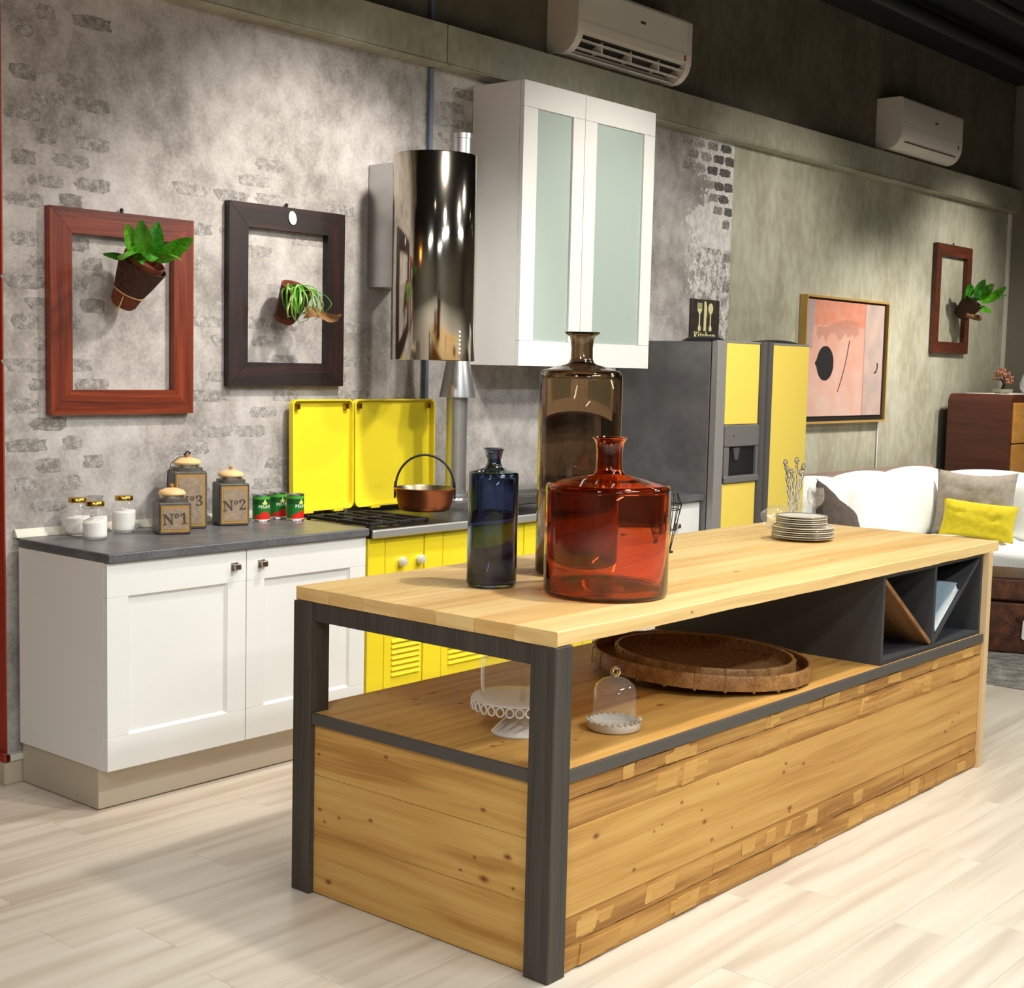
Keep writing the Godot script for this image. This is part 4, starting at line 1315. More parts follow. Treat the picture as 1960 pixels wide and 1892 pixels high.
func build_wall_things() -> void:
	frame_at(0.13, 0.768, 1.352, 2.112, 0.092, "reddish brown empty wooden frame around a broad-leaved wall plant", M.red_wood_h, M.red_wood_v, 0.075)
	var f2 := frame_at(0.945, 1.58, 1.462, 2.212, 0.098, "dark wenge empty wooden frame around a curly wall plant", M.wenge_h, M.wenge_v, 0.07)
	var m := MB.new()
	var el := PackedVector2Array()
	for k in 20:
		el.append(Vector2(cos(TAU * k / 20) * 0.021, sin(TAU * k / 20) * 0.029))
	m.prism(el, 0.037, 0.039, Transform3D(Basis(Vector3.BACK, 0.25), Vector3(0.012, 0.708, 0)))
	part("oval_price_tag", m, M.tag_white, f2)
	frame_at(7.76, 8.43, 1.742, 2.585, 0.088, "narrow looking brown wooden frame above the sideboard", M.wenge_brown_h, M.wenge_brown_v, 0.08)
	# broad-leaved plant in the first frame
	var o := thing("wall_plant", "broad glossy green leaves in a bark-wrapped wall pot inside the reddish frame", "plant", Vector3(0.42, 1.745, 0.004))
	var B := wall_pot(o, Vector3(0.0, 0.02, 0.055), Vector3(0.03, 0.19, 0.16), 0.05, 0.082, M.terracotta)
	m = MB.new()
	m.lathe([Vector2(0.062, 0.07), Vector2(0.072, 0.1), Vector2(0.094, 0.185), Vector2(0.09, 0.186), Vector2(0.066, 0.1)], 24, Transform3D(B, Vector3(0.0, 0.02, 0.055)), 0.75, -1.9, 2.0)
	part("bark_wrap", m, M.bark, o)
	m = MB.new()
	var ring := []
	for k in 20:
		var a := TAU * k / 20
		ring.append(Vector3(0.0, 0.02, 0.055) + B * Vector3(cos(a) * 0.062, 0.062, sin(a) * 0.062))
	m.tube(ring, 0.003, 6, true)
	m.tube([Vector3(-0.03, 0.09, 0.1), Vector3(-0.035, 0.05, 0.115), Vector3(-0.05, 0.01, 0.11), Vector3(-0.06, -0.01, 0.1)], 0.0025, 6)
	part("twine", m, M.twine, o)
	# leaves: where they start, where they grow and where they face, as (right, up, out) seen from the room
	var lv := [
		[[-0.02, 0.0, 0.0], [-0.28, 1.0, 0.1], [0.25, 0.15, 1.0], 0.125, 0.048, 0.5], [[0.012, 0.0, 0.01], [0.02, 1.0, 0.12], [-0.15, 0.25, 1.0], 0.135, 0.066, 0.45], [[0.03, 0.0, -0.02], [0.12, 1.0, -0.1], [0.2, 0.2, 1.0], 0.13, 0.06, 0.4],
		[[0.05, 0.0, 0.01], [0.9, 0.55, 0.15], [0.0, -0.3, 1.0], 0.165, 0.055, 0.5], [[0.0, 0.0, 0.03], [-0.3, 0.7, 0.65], [-0.15, -0.55, 0.85], 0.14, 0.07, 1.7], [[-0.05, 0.0, 0.01], [-0.8, 0.55, 0.3], [-0.4, -0.5, 0.7], 0.09, 0.04, 0.9],
		[[0.05, 0.0, 0.03], [0.75, 0.6, 0.35], [0.6, -0.6, 0.5], 0.13, 0.045, 1.3], [[0.0, -0.01, 0.0], [-0.5, 0.6, 0.5], [0.2, 0.5, 0.9], 0.08, 0.045, 0.6], [[0.03, 0.0, 0.04], [0.3, 0.65, 0.7], [0.2, -0.6, 0.8], 0.12, 0.055, 1.6]]
	for k in lv.size():
		leaf_at(o, Vector3(0.028, 0.185, 0.15), lv[k], M.leaf if k % 3 != 2 else M.leaf_dark)
	# curly plant in the dark frame
	o = thing("wall_plant", "pale striped curly leaves spilling from a small wall pot inside the dark frame", "plant", Vector3(1.22, 1.715, 0.004))
	B = wall_pot(o, Vector3(0.0, 0.02, 0.05), Vector3(0.0, 0.16, 0.13), 0.045, 0.066, M.terracotta)
	m = MB.new()
	m.lathe([Vector2(0.052, 0.03), Vector2(0.06, 0.08), Vector2(0.074, 0.15), Vector2(0.07, 0.151), Vector2(0.054, 0.08)], 20, Transform3D(B, Vector3(0.0, 0.02, 0.05)), 0.75, -1.6, 1.9)
	part("bark_wrap", m, M.bark, o)
	m = MB.new()
	m.grid(func(u: float, v: float) -> Vector3: return Vector3(0.02 + 0.16 * u, 0.03 + 0.05 * v * (1.0 - u * 0.4) + 0.01 * sin(u * 6.0), 0.15 + 0.05 * u + 0.012 * sin(u * 5.0 + v * 3.0)), 10, 4)
	part("burlap_corner", m, M.burlap, o)
	var r := RandomNumberGenerator.new()
	r.seed = 44
	for k in 30:
		var path := []
		var rad := []
		var a := r.randf_range(-1.3, 1.9)
		var reach := r.randf_range(0.05, 0.12)
		var rise := r.randf_range(0.0, 0.05)
		var curl := r.randf_range(3.0, 5.5)
		var cr := r.randf_range(0.02, 0.045)
		var start := Vector3(0.0, 0.15, 0.125) + Vector3(r.randf_range(-0.03, 0.04), r.randf_range(-0.01, 0.01), r.randf_range(-0.02, 0.03))
		var dir := Vector3(sin(a), 0, cos(a))
		for s in 15:
			var t := s / 14.0
			var out := reach * minf(t * 1.6, 1.0)
			var ph := curl * t
			path.append(start + dir * (out + cr * sin(ph)) + Vector3(0, rise * sin(PI * minf(t * 1.3, 1.0)) + cr * (cos(ph) - 1.0) - 0.05 * t * t, 0) + Vector3(0.008 * sin(ph * 1.7 + k), 0, 0))
			rad.append(0.0052 * (1.0 - 0.75 * t) + 0.001)
		m = MB.new()
		m.tube(path, rad, 6, false, 0.35)
		part("leaf", m, [M.curl_a, M.curl_b, M.curl_c, M.curl_a][k % 4], o)
	# pothos in the far frame
	o = thing("wall_plant", "dark green trailing plant in a bark wall pot inside the far brown frame", "plant", Vector3(8.2, 2.03, 0.004))
	B = wall_pot(o, Vector3(-0.02, 0.0, 0.05), Vector3(0.0, 0.13, 0.16), 0.06, 0.09, M.bark)
	m = MB.new()
	m.tube([Vector3(-0.06, 0.02, 0.12), Vector3(0.0, 0.0, 0.17), Vector3(0.08, -0.005, 0.18)], 0.022, 8)
	part("root_wrap", m, M.burlap, o)
	lv = [
		[[-0.03, 0.03, 0.0], [-0.4, 0.9, 0.3], [0.2, 0.4, 1.0], 0.12, 0.085, 0.6], [[0.03, 0.02, 0.0], [0.75, 0.55, 0.2], [-0.2, 0.6, 0.8], 0.16, 0.085, 0.7], [[0.02, 0.03, 0.0], [0.25, 1.0, 0.1], [0.1, 0.3, 1.0], 0.15, 0.07, 0.7],
		[[0.06, 0.0, 0.02], [0.9, 0.3, 0.1], [-0.1, 0.6, 0.8], 0.2, 0.075, 1.0], [[-0.03, 0.0, 0.02], [-0.8, 0.15, 0.4], [0.1, 0.8, 0.6], 0.12, 0.07, 0.8], [[0.04, -0.03, 0.02], [0.6, -0.6, 0.4], [0.3, 0.4, 0.9], 0.11, 0.06, 0.6], [[0.0, 0.0, 0.03], [0.2, 0.3, 0.9], [0.0, 0.9, 0.5], 0.11, 0.07, 0.9], [[0.1, 0.04, 0.0], [0.8, -0.2, 0.3], [0.1, 0.7, 0.7], 0.15, 0.045, 0.9]]
	for k in lv.size():
		leaf_at(o, Vector3(0.0, 0.115, 0.15), lv[k], M.leaf_dark if k % 2 == 0 else M.leaf)
	# kitchen sign
	o = thing("kitchen_sign", "small black tin sign with fork, knife and spoon reading Kitchen", "sign", Vector3(4.55, 1.72, 0.006))
	m = MB.new()
	m.prism(rrect(0.32, 0.27, 0.006, 2), -0.003, 0.003, Transform3D(Basis(), Vector3(0, 0.135, 0)))
	part("plate", m, M.sign_black, o)
	var cream := mat(rgb(214, 206, 152), 0.7)
	m = MB.new()
	m.prism(PackedVector2Array([Vector2(-0.012, 0.06), Vector2(0.012, 0.06), Vector2(0.016, 0.08), Vector2(0.006, 0.1), Vector2(0.006, 0.17), Vector2(0.024, 0.195), Vector2(0.024, 0.245), Vector2(0.016, 0.245), Vector2(0.016, 0.205), Vector2(0.005, 0.205), Vector2(0.005, 0.245), Vector2(-0.005, 0.245), Vector2(-0.005, 0.205), Vector2(-0.016, 0.205), Vector2(-0.016, 0.245), Vector2(-0.024, 0.245), Vector2(-0.024, 0.195), Vector2(-0.006, 0.17), Vector2(-0.006, 0.1), Vector2(-0.016, 0.08)]), 0.0032, 0.0045, Transform3D(Basis().scaled(Vector3(1, 0.9, 1)), Vector3(-0.06, 0.028, 0)))
	part("painted_fork", m, cream, o)
	m = MB.new()
	m.prism(PackedVector2Array([Vector2(-0.014, 0.06), Vector2(0.014, 0.06), Vector2(0.014, 0.15), Vector2(0.018, 0.16), Vector2(0.02, 0.22), Vector2(0.008, 0.26), Vector2(-0.012, 0.26), Vector2(-0.012, 0.16)]), 0.0032, 0.0045, Transform3D(Basis().scaled(Vector3(1, 0.88, 1)), Vector3(0, 0.03, 0)))
	part("painted_knife", m, cream, o)
	m = MB.new()
	var sp := PackedVector2Array([Vector2(-0.016, 0.08), Vector2(-0.012, 0.06), Vector2(0.012, 0.06), Vector2(0.016, 0.08), Vector2(0.006, 0.1), Vector2(0.006, 0.17)])
	for k in 11:
		var a := -1.2 + (PI + 2.4) * k / 10.0
		sp.append(Vector2(cos(a) * 0.027, 0.21 + sin(a) * 0.037))
	sp.append(Vector2(-0.006, 0.17))
	sp.append(Vector2(-0.006, 0.1))
	m.prism(sp, 0.0032, 0.0045, Transform3D(Basis().scaled(Vector3(1, 0.9, 1)), Vector3(0.06, 0.028, 0)))
	part("painted_spoon", m, cream, o)
	part("lettering", text_mesh("Kitchen", 0.062, 0.0015, true), cream, o, Vector3(0, 0.05, 0.004))
	# painting
	o = thing("painting", "abstract pink painting with a black oval in a slim gold frame", "painting", Vector3(6.325, 1.222, 0.004))
	var w := 0.615
	var h := 0.862
	m = MB.new()
	m.ring(PackedVector2Array([Vector2(-w, 0), Vector2(w, 0), Vector2(w, h), Vector2(-w, h)]), PackedVector2Array([Vector2(-w + 0.014, 0.014), Vector2(w - 0.014, 0.014), Vector2(w - 0.014, h - 0.014), Vector2(-w + 0.014, h - 0.014)]), 0.0, 0.055)
	part("gold_frame", m, M.gold_wood, o)
	m = MB.new()
	m.bx(-w + 0.014, w - 0.014, 0.014, h - 0.014, 0.0, 0.034)
	part("black_backing", m, M.black, o)
	var pm := mat(rgb(232, 228, 226), 0.6)
	pm.albedo_texture = tex(painting_image())
	var canvas := MB.new()
	canvas.quad(Vector3(-w + 0.028, h - 0.028, 0.042), Vector3(w - 0.06, h - 0.028, 0.042), Vector3(w - 0.06, 0.05, 0.042), Vector3(-w + 0.028, 0.05, 0.042), Vector3.BACK)
	for e in [[Vector3(-w + 0.028, 0.05, 0.034), Vector3(w - 0.06, 0.05, 0.034), Vector3.DOWN], [Vector3(-w + 0.028, h - 0.028, 0.034), Vector3(w - 0.06, h - 0.028, 0.034), Vector3.UP]]:
		canvas.quad(e[0], e[1], e[1] + Vector3(0, 0, 0.008), e[0] + Vector3(0, 0, 0.008), e[2], [Vector2(0, 0.02), Vector2(1, 0.02), Vector2(1, 0.02), Vector2(0, 0.02)])
	for xx in [-w + 0.028, w - 0.06]:
		canvas.quad(Vector3(xx, 0.05, 0.034), Vector3(xx, h - 0.028, 0.034), Vector3(xx, h - 0.028, 0.042), Vector3(xx, 0.05, 0.042), Vector3.LEFT if xx < 0 else Vector3.RIGHT, [Vector2(0.02, 1), Vector2(0.02, 0), Vector2(0.02, 0), Vector2(0.02, 1)])
	part("canvas", canvas, pm, o)
	# air conditioners
	air_conditioner(2.99, 4.02, "white wall air conditioner with its outlet flap open, cut off by the picture's top edge", true)
	air_conditioner(6.70, 7.73, "smaller looking white wall air conditioner with closed flap, far along the wall", false)
	# conduit
	o = thing("conduit", "thin blue grey conduit running down the wall behind the hood", "conduit", Vector3(2.13, 0.95, 0.014))
	m = MB.new()
	m.bx(-0.013, 0.013, 0.0, 1.99, -0.01, 0.012, 0.004)
	part("lower_length", m, M.pipe_blue, o)
	m = MB.new()
	m.bx(-0.013, 0.013, 2.19, 3.04, -0.01, 0.012, 0.004)
	part("upper_length", m, M.pipe_blue, o)
	# white cable under the painting
	o = thing("wall_cable", "thin white cable running down the wall below the painting", "cable", Vector3(6.93, 0.12, 0.008))
	m = MB.new()
	m.tube([Vector3(0, 0, 0), Vector3(0.004, 0.5, 0), Vector3(0.0, 1.1, 0)], 0.006, 6)
	part("cable", m, M.white_metal, o)

func painting_image() -> Image:
	var W := 420
	var H := 300
	var img := Image.create(W, H, true, Image.FORMAT_RGB8)
	var n1 := noise(141, 1.0, 3)
	var n2 := noise(142, 1.0, 2)
	for j in H:
		for i in W:
			var x := float(i) / W
			var y := float(j) / H
			var wash := n1.get_noise_2d(x * 5.0, y * 3.0)
			var c := rgb(212, 158, 138).lerp(rgb(214, 182, 170), clampf(y * 0.9 + wash * 0.5, 0, 1))
			if y < 0.22 + 0.05 * wash and x > 0.09: c = c.lerp(rgb(212, 122, 94), 0.5 + 0.3 * n2.get_noise_2d(x * 9, y * 9))
			if x > 0.12 and x < 0.66 + 0.02 * wash and y > 0.19 + 0.04 * sin(x * 9.0) and y < 0.31 + 0.08 * n1.get_noise_2d(x * 8.0, 2.0): c = c.lerp(rgb(172, 122, 108), 0.55)
			if x < 0.08 + 0.03 * wash and y < 0.42: c = rgb(172, 154, 154)
			if x > 0.745: c = rgb(180, 164, 158).lerp(rgb(200, 176, 166), clampf(0.5 + wash, 0, 1))
			if absf(x - 0.74) < 0.005: c = rgb(178, 124, 100)
			var e := Vector2((x - 0.24) / 0.105, (y - 0.54) / 0.15)
			var lim := 1.0 + (0.16 * maxf(0.0, -e.x) * exp(-e.y * e.y * 30.0))
			if e.length() < lim: c = rgb(14, 13, 18)
			var lx := 0.54 - (y - 0.33) * 0.3 + 0.02 * sin((y - 0.33) * 6.0)
			if y > 0.33 and y < 0.79 and absf(x - lx) < 0.0055: c = rgb(82, 40, 44)
			var ar := Vector2((x - 0.88) / 0.05, (y - 0.55) / 0.07)
			if x > 0.885 and y > 0.52 and y < 0.62 and absf(ar.length() - 1.0) < 0.14: c = rgb(34, 22, 30)
			img.set_pixel(i, j, c)
	img.generate_mipmaps()
	return img

func air_conditioner(x0: float, x1: float, label: String, opened: bool) -> void:
	var o := thing("air_conditioner", label, "air conditioner", Vector3(x0, 3.15, 0.002), 0.0, "air conditioners above the ledge")
	var W := x1 - x0
	var H := 0.34 if opened else 0.355
	var D := 0.2
	# side profile in (z, y): flat front, rounded lower edge
	var prof := PackedVector2Array([Vector2(0, 0.02), Vector2(0, H), Vector2(D - 0.02, H), Vector2(D - 0.006, H - 0.006), Vector2(D, H - 0.02), Vector2(D, 0.14)])
	for k in 7:
		var a := PI * 0.5 * (k + 1) / 7.0
		prof.append(Vector2(D - 0.11 + cos(a) * 0.11, 0.13 - sin(a) * 0.13))
	prof.append(Vector2(0.03, 0.0))
	var TB := Transform3D(Basis(Vector3.UP, -PI / 2), Vector3.ZERO)
	var m := MB.new()
	var Y0 := 0.1 if opened else 0.0
	if opened:
		# cheeks at both ends, upper shell between them and the open outlet
		m.prism(prof, -0.05, 0.0, TB, true)
		m.prism(prof, -W, -W + 0.05, TB, true)
		var up := PackedVector2Array([Vector2(0, 0.02), Vector2(0, H), Vector2(D - 0.02, H), Vector2(D - 0.006, H - 0.006), Vector2(D, H - 0.02), Vector2(D, 0.14), Vector2(D - 0.002, 0.108), Vector2(D - 0.03, 0.1), Vector2(0.06, 0.05), Vector2(0.04, 0.01), Vector2(0.0, 0.0)])
		m.prism(up, -W + 0.05, -0.05, TB)
	else:
		m.prism(prof, -W, 0.0, TB, true)
	var body := part("shell", m, M.ac_white, o)
	m = MB.new()
	m.bx(0.01, W - 0.01, 0.155, 0.157, D - 0.001, D + 0.0008)
	part("seam", m, M.ac_grey, body)
	if opened:
		m = MB.new()
		m.prism(PackedVector2Array([Vector2(0.05, 0.048), Vector2(D - 0.035, 0.098), Vector2(D - 0.035, 0.094), Vector2(0.052, 0.042)]), -W + 0.052, -0.052, TB)
		part("outlet_duct", m, M.ac_dark, o)
		for q in [[0.15, 0.066], [0.125, 0.03]]:
			m = MB.new()
			m.bx(0.05, W - 0.05, q[1], q[1] + 0.005, q[0], q[0] + 0.03, 0.001)
			part("outlet_vane", m, M.ac_white, o)
		for k in 3:
			m = MB.new()
			m.bx(W * (0.25 + 0.25 * k) - 0.004, W * (0.25 + 0.25 * k) + 0.004, 0.03, 0.09, 0.1, 0.16)
			part("vane_support", m, M.ac_white, o)
		m = MB.new()
		m.bx(0.05, W - 0.05, 0.004, 0.012, 0.05, 0.105, 0.002)
		part("lower_lip", m, M.ac_white, o)
		m = MB.new()
		m.bx(W - 0.075, W - 0.058, 0.115, 0.145, D, D + 0.002)
		part("red_display_sticker", m, M.ac_red, o)
	else:
		m = MB.new()
		m.bx(0.08, W - 0.08, 0.048, 0.053, D - 0.02, D - 0.0135)
		part("flap_gap", m, M.ac_dark, o)
		m = MB.new()
		m.bx(W - 0.075, W - 0.06, 0.11, 0.135, D - 0.0025, D + 0.001)
		part("display", m, M.ac_dark, o)
	m = MB.new()
	m.bx(W * 0.52, W * 0.52 + 0.045, 0.235, 0.248, D, D + 0.002)
	part("badge", m, M.ac_dark, o)

# ------------------------------------------------------------------ living corner
func cushion_mesh(w: float, h: float, t: float, sag := 0.0, sd := 0) -> ArrayMesh:
	# a filled cushion standing in the xy plane, base at y = 0
	var m := MB.new()
	var nz := noise(700 + sd, 1.0, 2)
	for s in [1.0, -1.0]:
		m.grid(func(u: float, v: float) -> Vector3:
			var x := u * 2.0 - 1.0
			var y := v * 2.0 - 1.0
			var px := x * (1.0 - 0.06 * (1.0 - y * y) * absf(x))
			var py := y * (1.0 - 0.07 * (1.0 - x * x) * absf(y))
			var th: float = t * 0.5 * pow(maxf(0.0, (1.0 - pow(absf(x), 2.6)) * (1.0 - pow(absf(y), 2.6))), 0.55)
			th *= 1.0 + 0.22 * nz.get_noise_2d(x * 1.6, y * 1.6)
			return Vector3(px * w * 0.5, (py * 0.5 + 0.5) * h - sag * (1.0 - x * x) * v, th * s), 22, 18, s < 0.0)
	return m.mesh()

func soft_box(w: float, h: float, d: float, r: float, puff: float) -> ArrayMesh:
	# an upholstery block with rounded edges and swollen faces; centre of the base at the origin
	var m := MB.new()
	var f := func(n: Vector3, a: Vector3, b: Vector3, u: float, v: float) -> Vector3:
		var q := n + a * (u * 2.0 - 1.0) + b * (v * 2.0 - 1.0)
		var hx := Vector3(w * 0.5, h * 0.5, d * 0.5)
		var inner := hx - Vector3.ONE * r
		var p := q * hx
		var c := p.clamp(-inner, inner)
		var e := (p - c)
		var res := c + e.normalized() * r if e.length() > 0.0001 else c
		var uu := (u * 2.0 - 1.0)
		var vv := (v * 2.0 - 1.0)
		res += n * puff * (1.0 - uu * uu) * (1.0 - vv * vv)
		return res + Vector3(0, h * 0.5, 0)
	for ax in 3:
		for s in [1.0, -1.0]:
			var n := Vector3.ZERO
			n[ax] = s
			var a := Vector3.ZERO
			a[(ax + 1) % 3] = 1.0
			var b := Vector3.ZERO
			b[(ax + 2) % 3] = 1.0
			m.grid(func(u, v): return f.call(n, a, b, u, v), 12, 12, s < 0.0)
	return m.mesh()

func build_living() -> void:
	# corner sofa
	var o := thing("corner_sofa", "white corner sofa with loose back cushions along the green wall", "sofa", Vector3(6.1, 0, 0.0))
	var m := MB.new()
	m.bx(-1.2, 1.36, 0.06, 0.895, 0.1, 0.24, 0.02)
	m.bx(1.22, 1.36, 0.06, 0.86, 0.24, 2.4, 0.02)
	m.bx(-1.2, 1.22, 0.06, 0.22, 0.24, 1.05, 0.01)
	m.bx(0.22, 1.22, 0.06, 0.22, 1.05, 2.4, 0.01)
	part("frame", m, M.sofa_frame, o)
	for x in [-1.1, 0.3, 1.3]:
		for z in [0.2, 0.95]:
			m = MB.new()
			m.bx(x - 0.03, x + 0.03, 0.0, 0.06, z - 0.03, z + 0.03)
			part("foot", m, M.black, o)
	for k in 3:
		part("seat_cushion", soft_box(0.79, 0.23, 0.62, 0.05, 0.015), M.sofa, o, Vector3(-0.8 + 0.795 * k, 0.21, 0.76))
	for k in 2:
		part("seat_cushion", soft_box(0.86, 0.23, 0.66, 0.05, 0.015), M.sofa, o, Vector3(0.64, 0.21, 1.4 + 0.665 * k))
	for k in 3:
		var c := part("back_cushion", soft_box(0.78, 0.48, 0.24, 0.09, 0.035), M.sofa, o, Vector3(-0.8 + 0.78 * k, 0.4, 0.35))
		c.rotation.x = deg_to_rad(-4)
	for k in 2:
		var c := part("back_cushion", soft_box(0.24, 0.47, 0.8, 0.09, 0.035), M.sofa, o, Vector3(1.08, 0.4, 0.82 + 0.81 * k))
		c.rotation.z = deg_to_rad(-3)
	# loose cushions
	o = thing("cushion", "taupe square cushion behind the yellow one on the sofa corner", "cushion", Vector3(6.89, 0.455, 0.77), deg_to_rad(-82))
	var p := part("cover", cushion_mesh(0.56, 0.46, 0.17, 0.02, 1), M.linen, o)
	p.rotation.x = deg_to_rad(-12)
	o = thing("cushion", "mustard yellow rectangular cushion at the front of the sofa corner", "cushion", Vector3(6.7, 0.455, 0.88), deg_to_rad(-76))
	p = part("cover", cushion_mesh(0.5, 0.26, 0.15, 0.0, 2), M.mustard, o)
	p.rotation = Vector3(deg_to_rad(-16), 0, deg_to_rad(-4))
	o = thing("cushion", "dark brown crumpled cushion half hidden behind the island top", "cushion", Vector3(5.28, 0.455, 0.62), deg_to_rad(12))
	p = part("cover", cushion_mesh(0.56, 0.42, 0.18, 0.05, 3), M.linen_dark, o)
	p.rotation = Vector3(deg_to_rad(-20), 0, deg_to_rad(-24))
	# rug
	o = thing("rug", "worn grey patterned rug under the leather trunk", "rug", Vector3(5.4, 0, 1.9))
	m = MB.new()
	m.bx(-1.1, 1.1, 0.0, 0.007, -0.78, 1.3, 0.002)
	part("pile", m, M.rug, o)
	# trunk
	o = thing("leather_suitcase", "worn brown leather suitcase trunk with a white tag in front of the sofa", "suitcase", Vector3(5.43, 0.008, 1.75), deg_to_rad(21))
	m = MB.new()
	m.bx(-0.25, 0.25, 0.0, 0.29, -0.5, 0.5, 0.012)
	part("body", m, M.leather, o)
	m = MB.new()
	m.bx(-0.255, 0.255, 0.295, 0.43, -0.505, 0.505, 0.018)
	var lid := part("lid", m, M.leather, o)
	m = MB.new()
	for z in [-0.505, 0.445]:
		m.bx(-0.262, -0.2, 0.36, 0.437, z, z + 0.06, 0.006)
	part("corner_cap", m, M.walnut, lid)
	m = MB.new()
	m.tube([Vector3(-0.25, 0.2, -0.08), Vector3(-0.285, 0.19, -0.05), Vector3(-0.285, 0.19, 0.05), Vector3(-0.25, 0.2, 0.08)], 0.014, 8)
	part("handle", m, M.bark, o)
	m = MB.new()
	m.prism(PackedVector2Array([Vector2(-0.03, 0.0), Vector2(0.03, 0.0), Vector2(0.034, -0.1), Vector2(0.0, -0.125), Vector2(-0.034, -0.1)]), 0.0, 0.003, Transform3D(Basis(Vector3.UP, -PI / 2), Vector3(-0.3, 0.2, -0.02)))
	part("paper_tag", m, M.tag_white, o)
	m = MB.new()
	for z in [-0.28, 0.3]:
		m.bx(-0.262, -0.25, 0.0, 0.43, z, z + 0.05, 0.004)
	part("strap", m, M.walnut, o)
	o = thing("leather_pouch", "small brown leather pouch lying on the trunk at the picture edge", "pouch", Vector3(5.4, 0.442, 1.84), 0.3)
	m = MB.new()
	m.ball(Vector3(0, 0.025, 0), Vector3(0.12, 0.026, 0.09), 16)
	part("pouch_body", m, M.leather, o)
	# sideboard
	o = thing("sideboard", "tall dark walnut sideboard with rounded top edge and lighter drawer fronts", "sideboard", Vector3(7.95, 0, 0.1))
	m = MB.new()
	var pts := PackedVector2Array([Vector2(0, 0.06), Vector2(1.22, 0.06), Vector2(1.22, 1.43)])
	for k in 7:
		var a := PI * 0.5 * (1.0 + k / 6.0)
		pts.append(Vector2(0.07 + cos(a) * 0.07, 1.36 + sin(a) * 0.07))
	m.prism(pts, 0.0, 0.5, Transform3D(), true)
	part("carcass", m, M.walnut, o)
	m = MB.new()
	for x in [0.06, 1.16]:
		for z in [0.06, 0.44]:
			m.bx(x - 0.03, x + 0.03, 0.0, 0.06, z - 0.03, z + 0.03)
	part("feet", m, M.walnut, o)
	for r in 4:
		for c in 2:
			m = MB.new()
			m.bx(0.03 + 0.585 * c, 0.605 + 0.585 * c, 0.1 + 0.32 * r, 0.41 + 0.32 * r, 0.5, 0.52, 0.004)
			var d := part("drawer", m, M.oak, o)
			m = MB.new()
			m.ball(Vector3(0.31 + 0.585 * c, 0.255 + 0.32 * r, 0.535), Vector3(0.018, 0.018, 0.018), 10)
			part("knob", m, M.brass, d)
	o = thing("table_runner", "thin white cloth runner on top of the sideboard", "runner", Vector3(8.5, 1.431, 0.35))
	m = MB.new()
	m.bx(-0.42, 0.55, 0.0, 0.004, -0.17, 0.17, 0.001)
	part("cloth", m, M.tag_white, o)
	# bonsai
	o = thing("bead_bonsai", "small copper bead bonsai in a grey dish on the sideboard", "ornament", Vector3(8.3, 1.436, 0.39), 0.9)
	m = MB.new()
	m.prism(PackedVector2Array([Vector2(-0.075, 0.035), Vector2(0.075, 0.035), Vector2(0.055, 0.006), Vector2(-0.055, 0.006)]), -0.05, 0.05)
	for x in [-0.04, 0.0, 0.04]:
		for z in [-0.03, 0.03]:
			m.bx(x - 0.008, x + 0.008, 0.0, 0.007, z - 0.008, z + 0.008)
	part("dish", m, M.dish_grey, o)
	m = MB.new()
	m.tube([Vector3(0.0, 0.03, 0), Vector3(-0.012, 0.06, 0), Vector3(-0.03, 0.09, 0), Vector3(-0.05, 0.12, 0.0)], [0.014, 0.012, 0.009, 0.005], 8)
	m.tube([Vector3(-0.02, 0.075, 0), Vector3(0.02, 0.11, 0), Vector3(0.07, 0.11, 0.01)], [0.009, 0.007, 0.004], 8)
	m.tube([Vector3(-0.03, 0.09, 0), Vector3(-0.005, 0.14, 0), Vector3(0.02, 0.18, 0)], [0.008, 0.006, 0.003], 8)
	part("trunk", m, M.bark, o)
	var rr := RandomNumberGenerator.new()
	rr.seed = 8
	m = MB.new()
	for c in [Vector3(-0.065, 0.13, 0), Vector3(0.025, 0.185, 0), Vector3(-0.02, 0.16, 0.01), Vector3(0.09, 0.12, 0), Vector3(0.05, 0.15, -0.01), Vector3(-0.09, 0.105, 0)]:
		for k in 16:
			m.ball(c + Vector3(rr.randf_range(-0.035, 0.035), rr.randf_range(-0.022, 0.022), rr.randf_range(-0.03, 0.03)), Vector3.ONE * rr.randf_range(0.006, 0.01), 6)
	var beads := part("beads", m, M.bead, o)
	beads.set_meta("kind", "stuff")
	o = thing("glass_vase", "small pale glass vase at the right edge on the sideboard", "vase", Vector3(8.53, 1.436, 0.5))
	m = MB.new()
	m.lathe([Vector2(0, 0), Vector2(0.03, 0), Vector2(0.055, 0.04), Vector2(0.06, 0.08), Vector2(0.04, 0.14), Vector2(0.03, 0.16), Vector2(0.028, 0.16), Vector2(0.037, 0.135), Vector2(0.056, 0.08), Vector2(0.05, 0.042), Vector2(0.0, 0.01)], 24)
	part("vessel", m, M.opal, o)

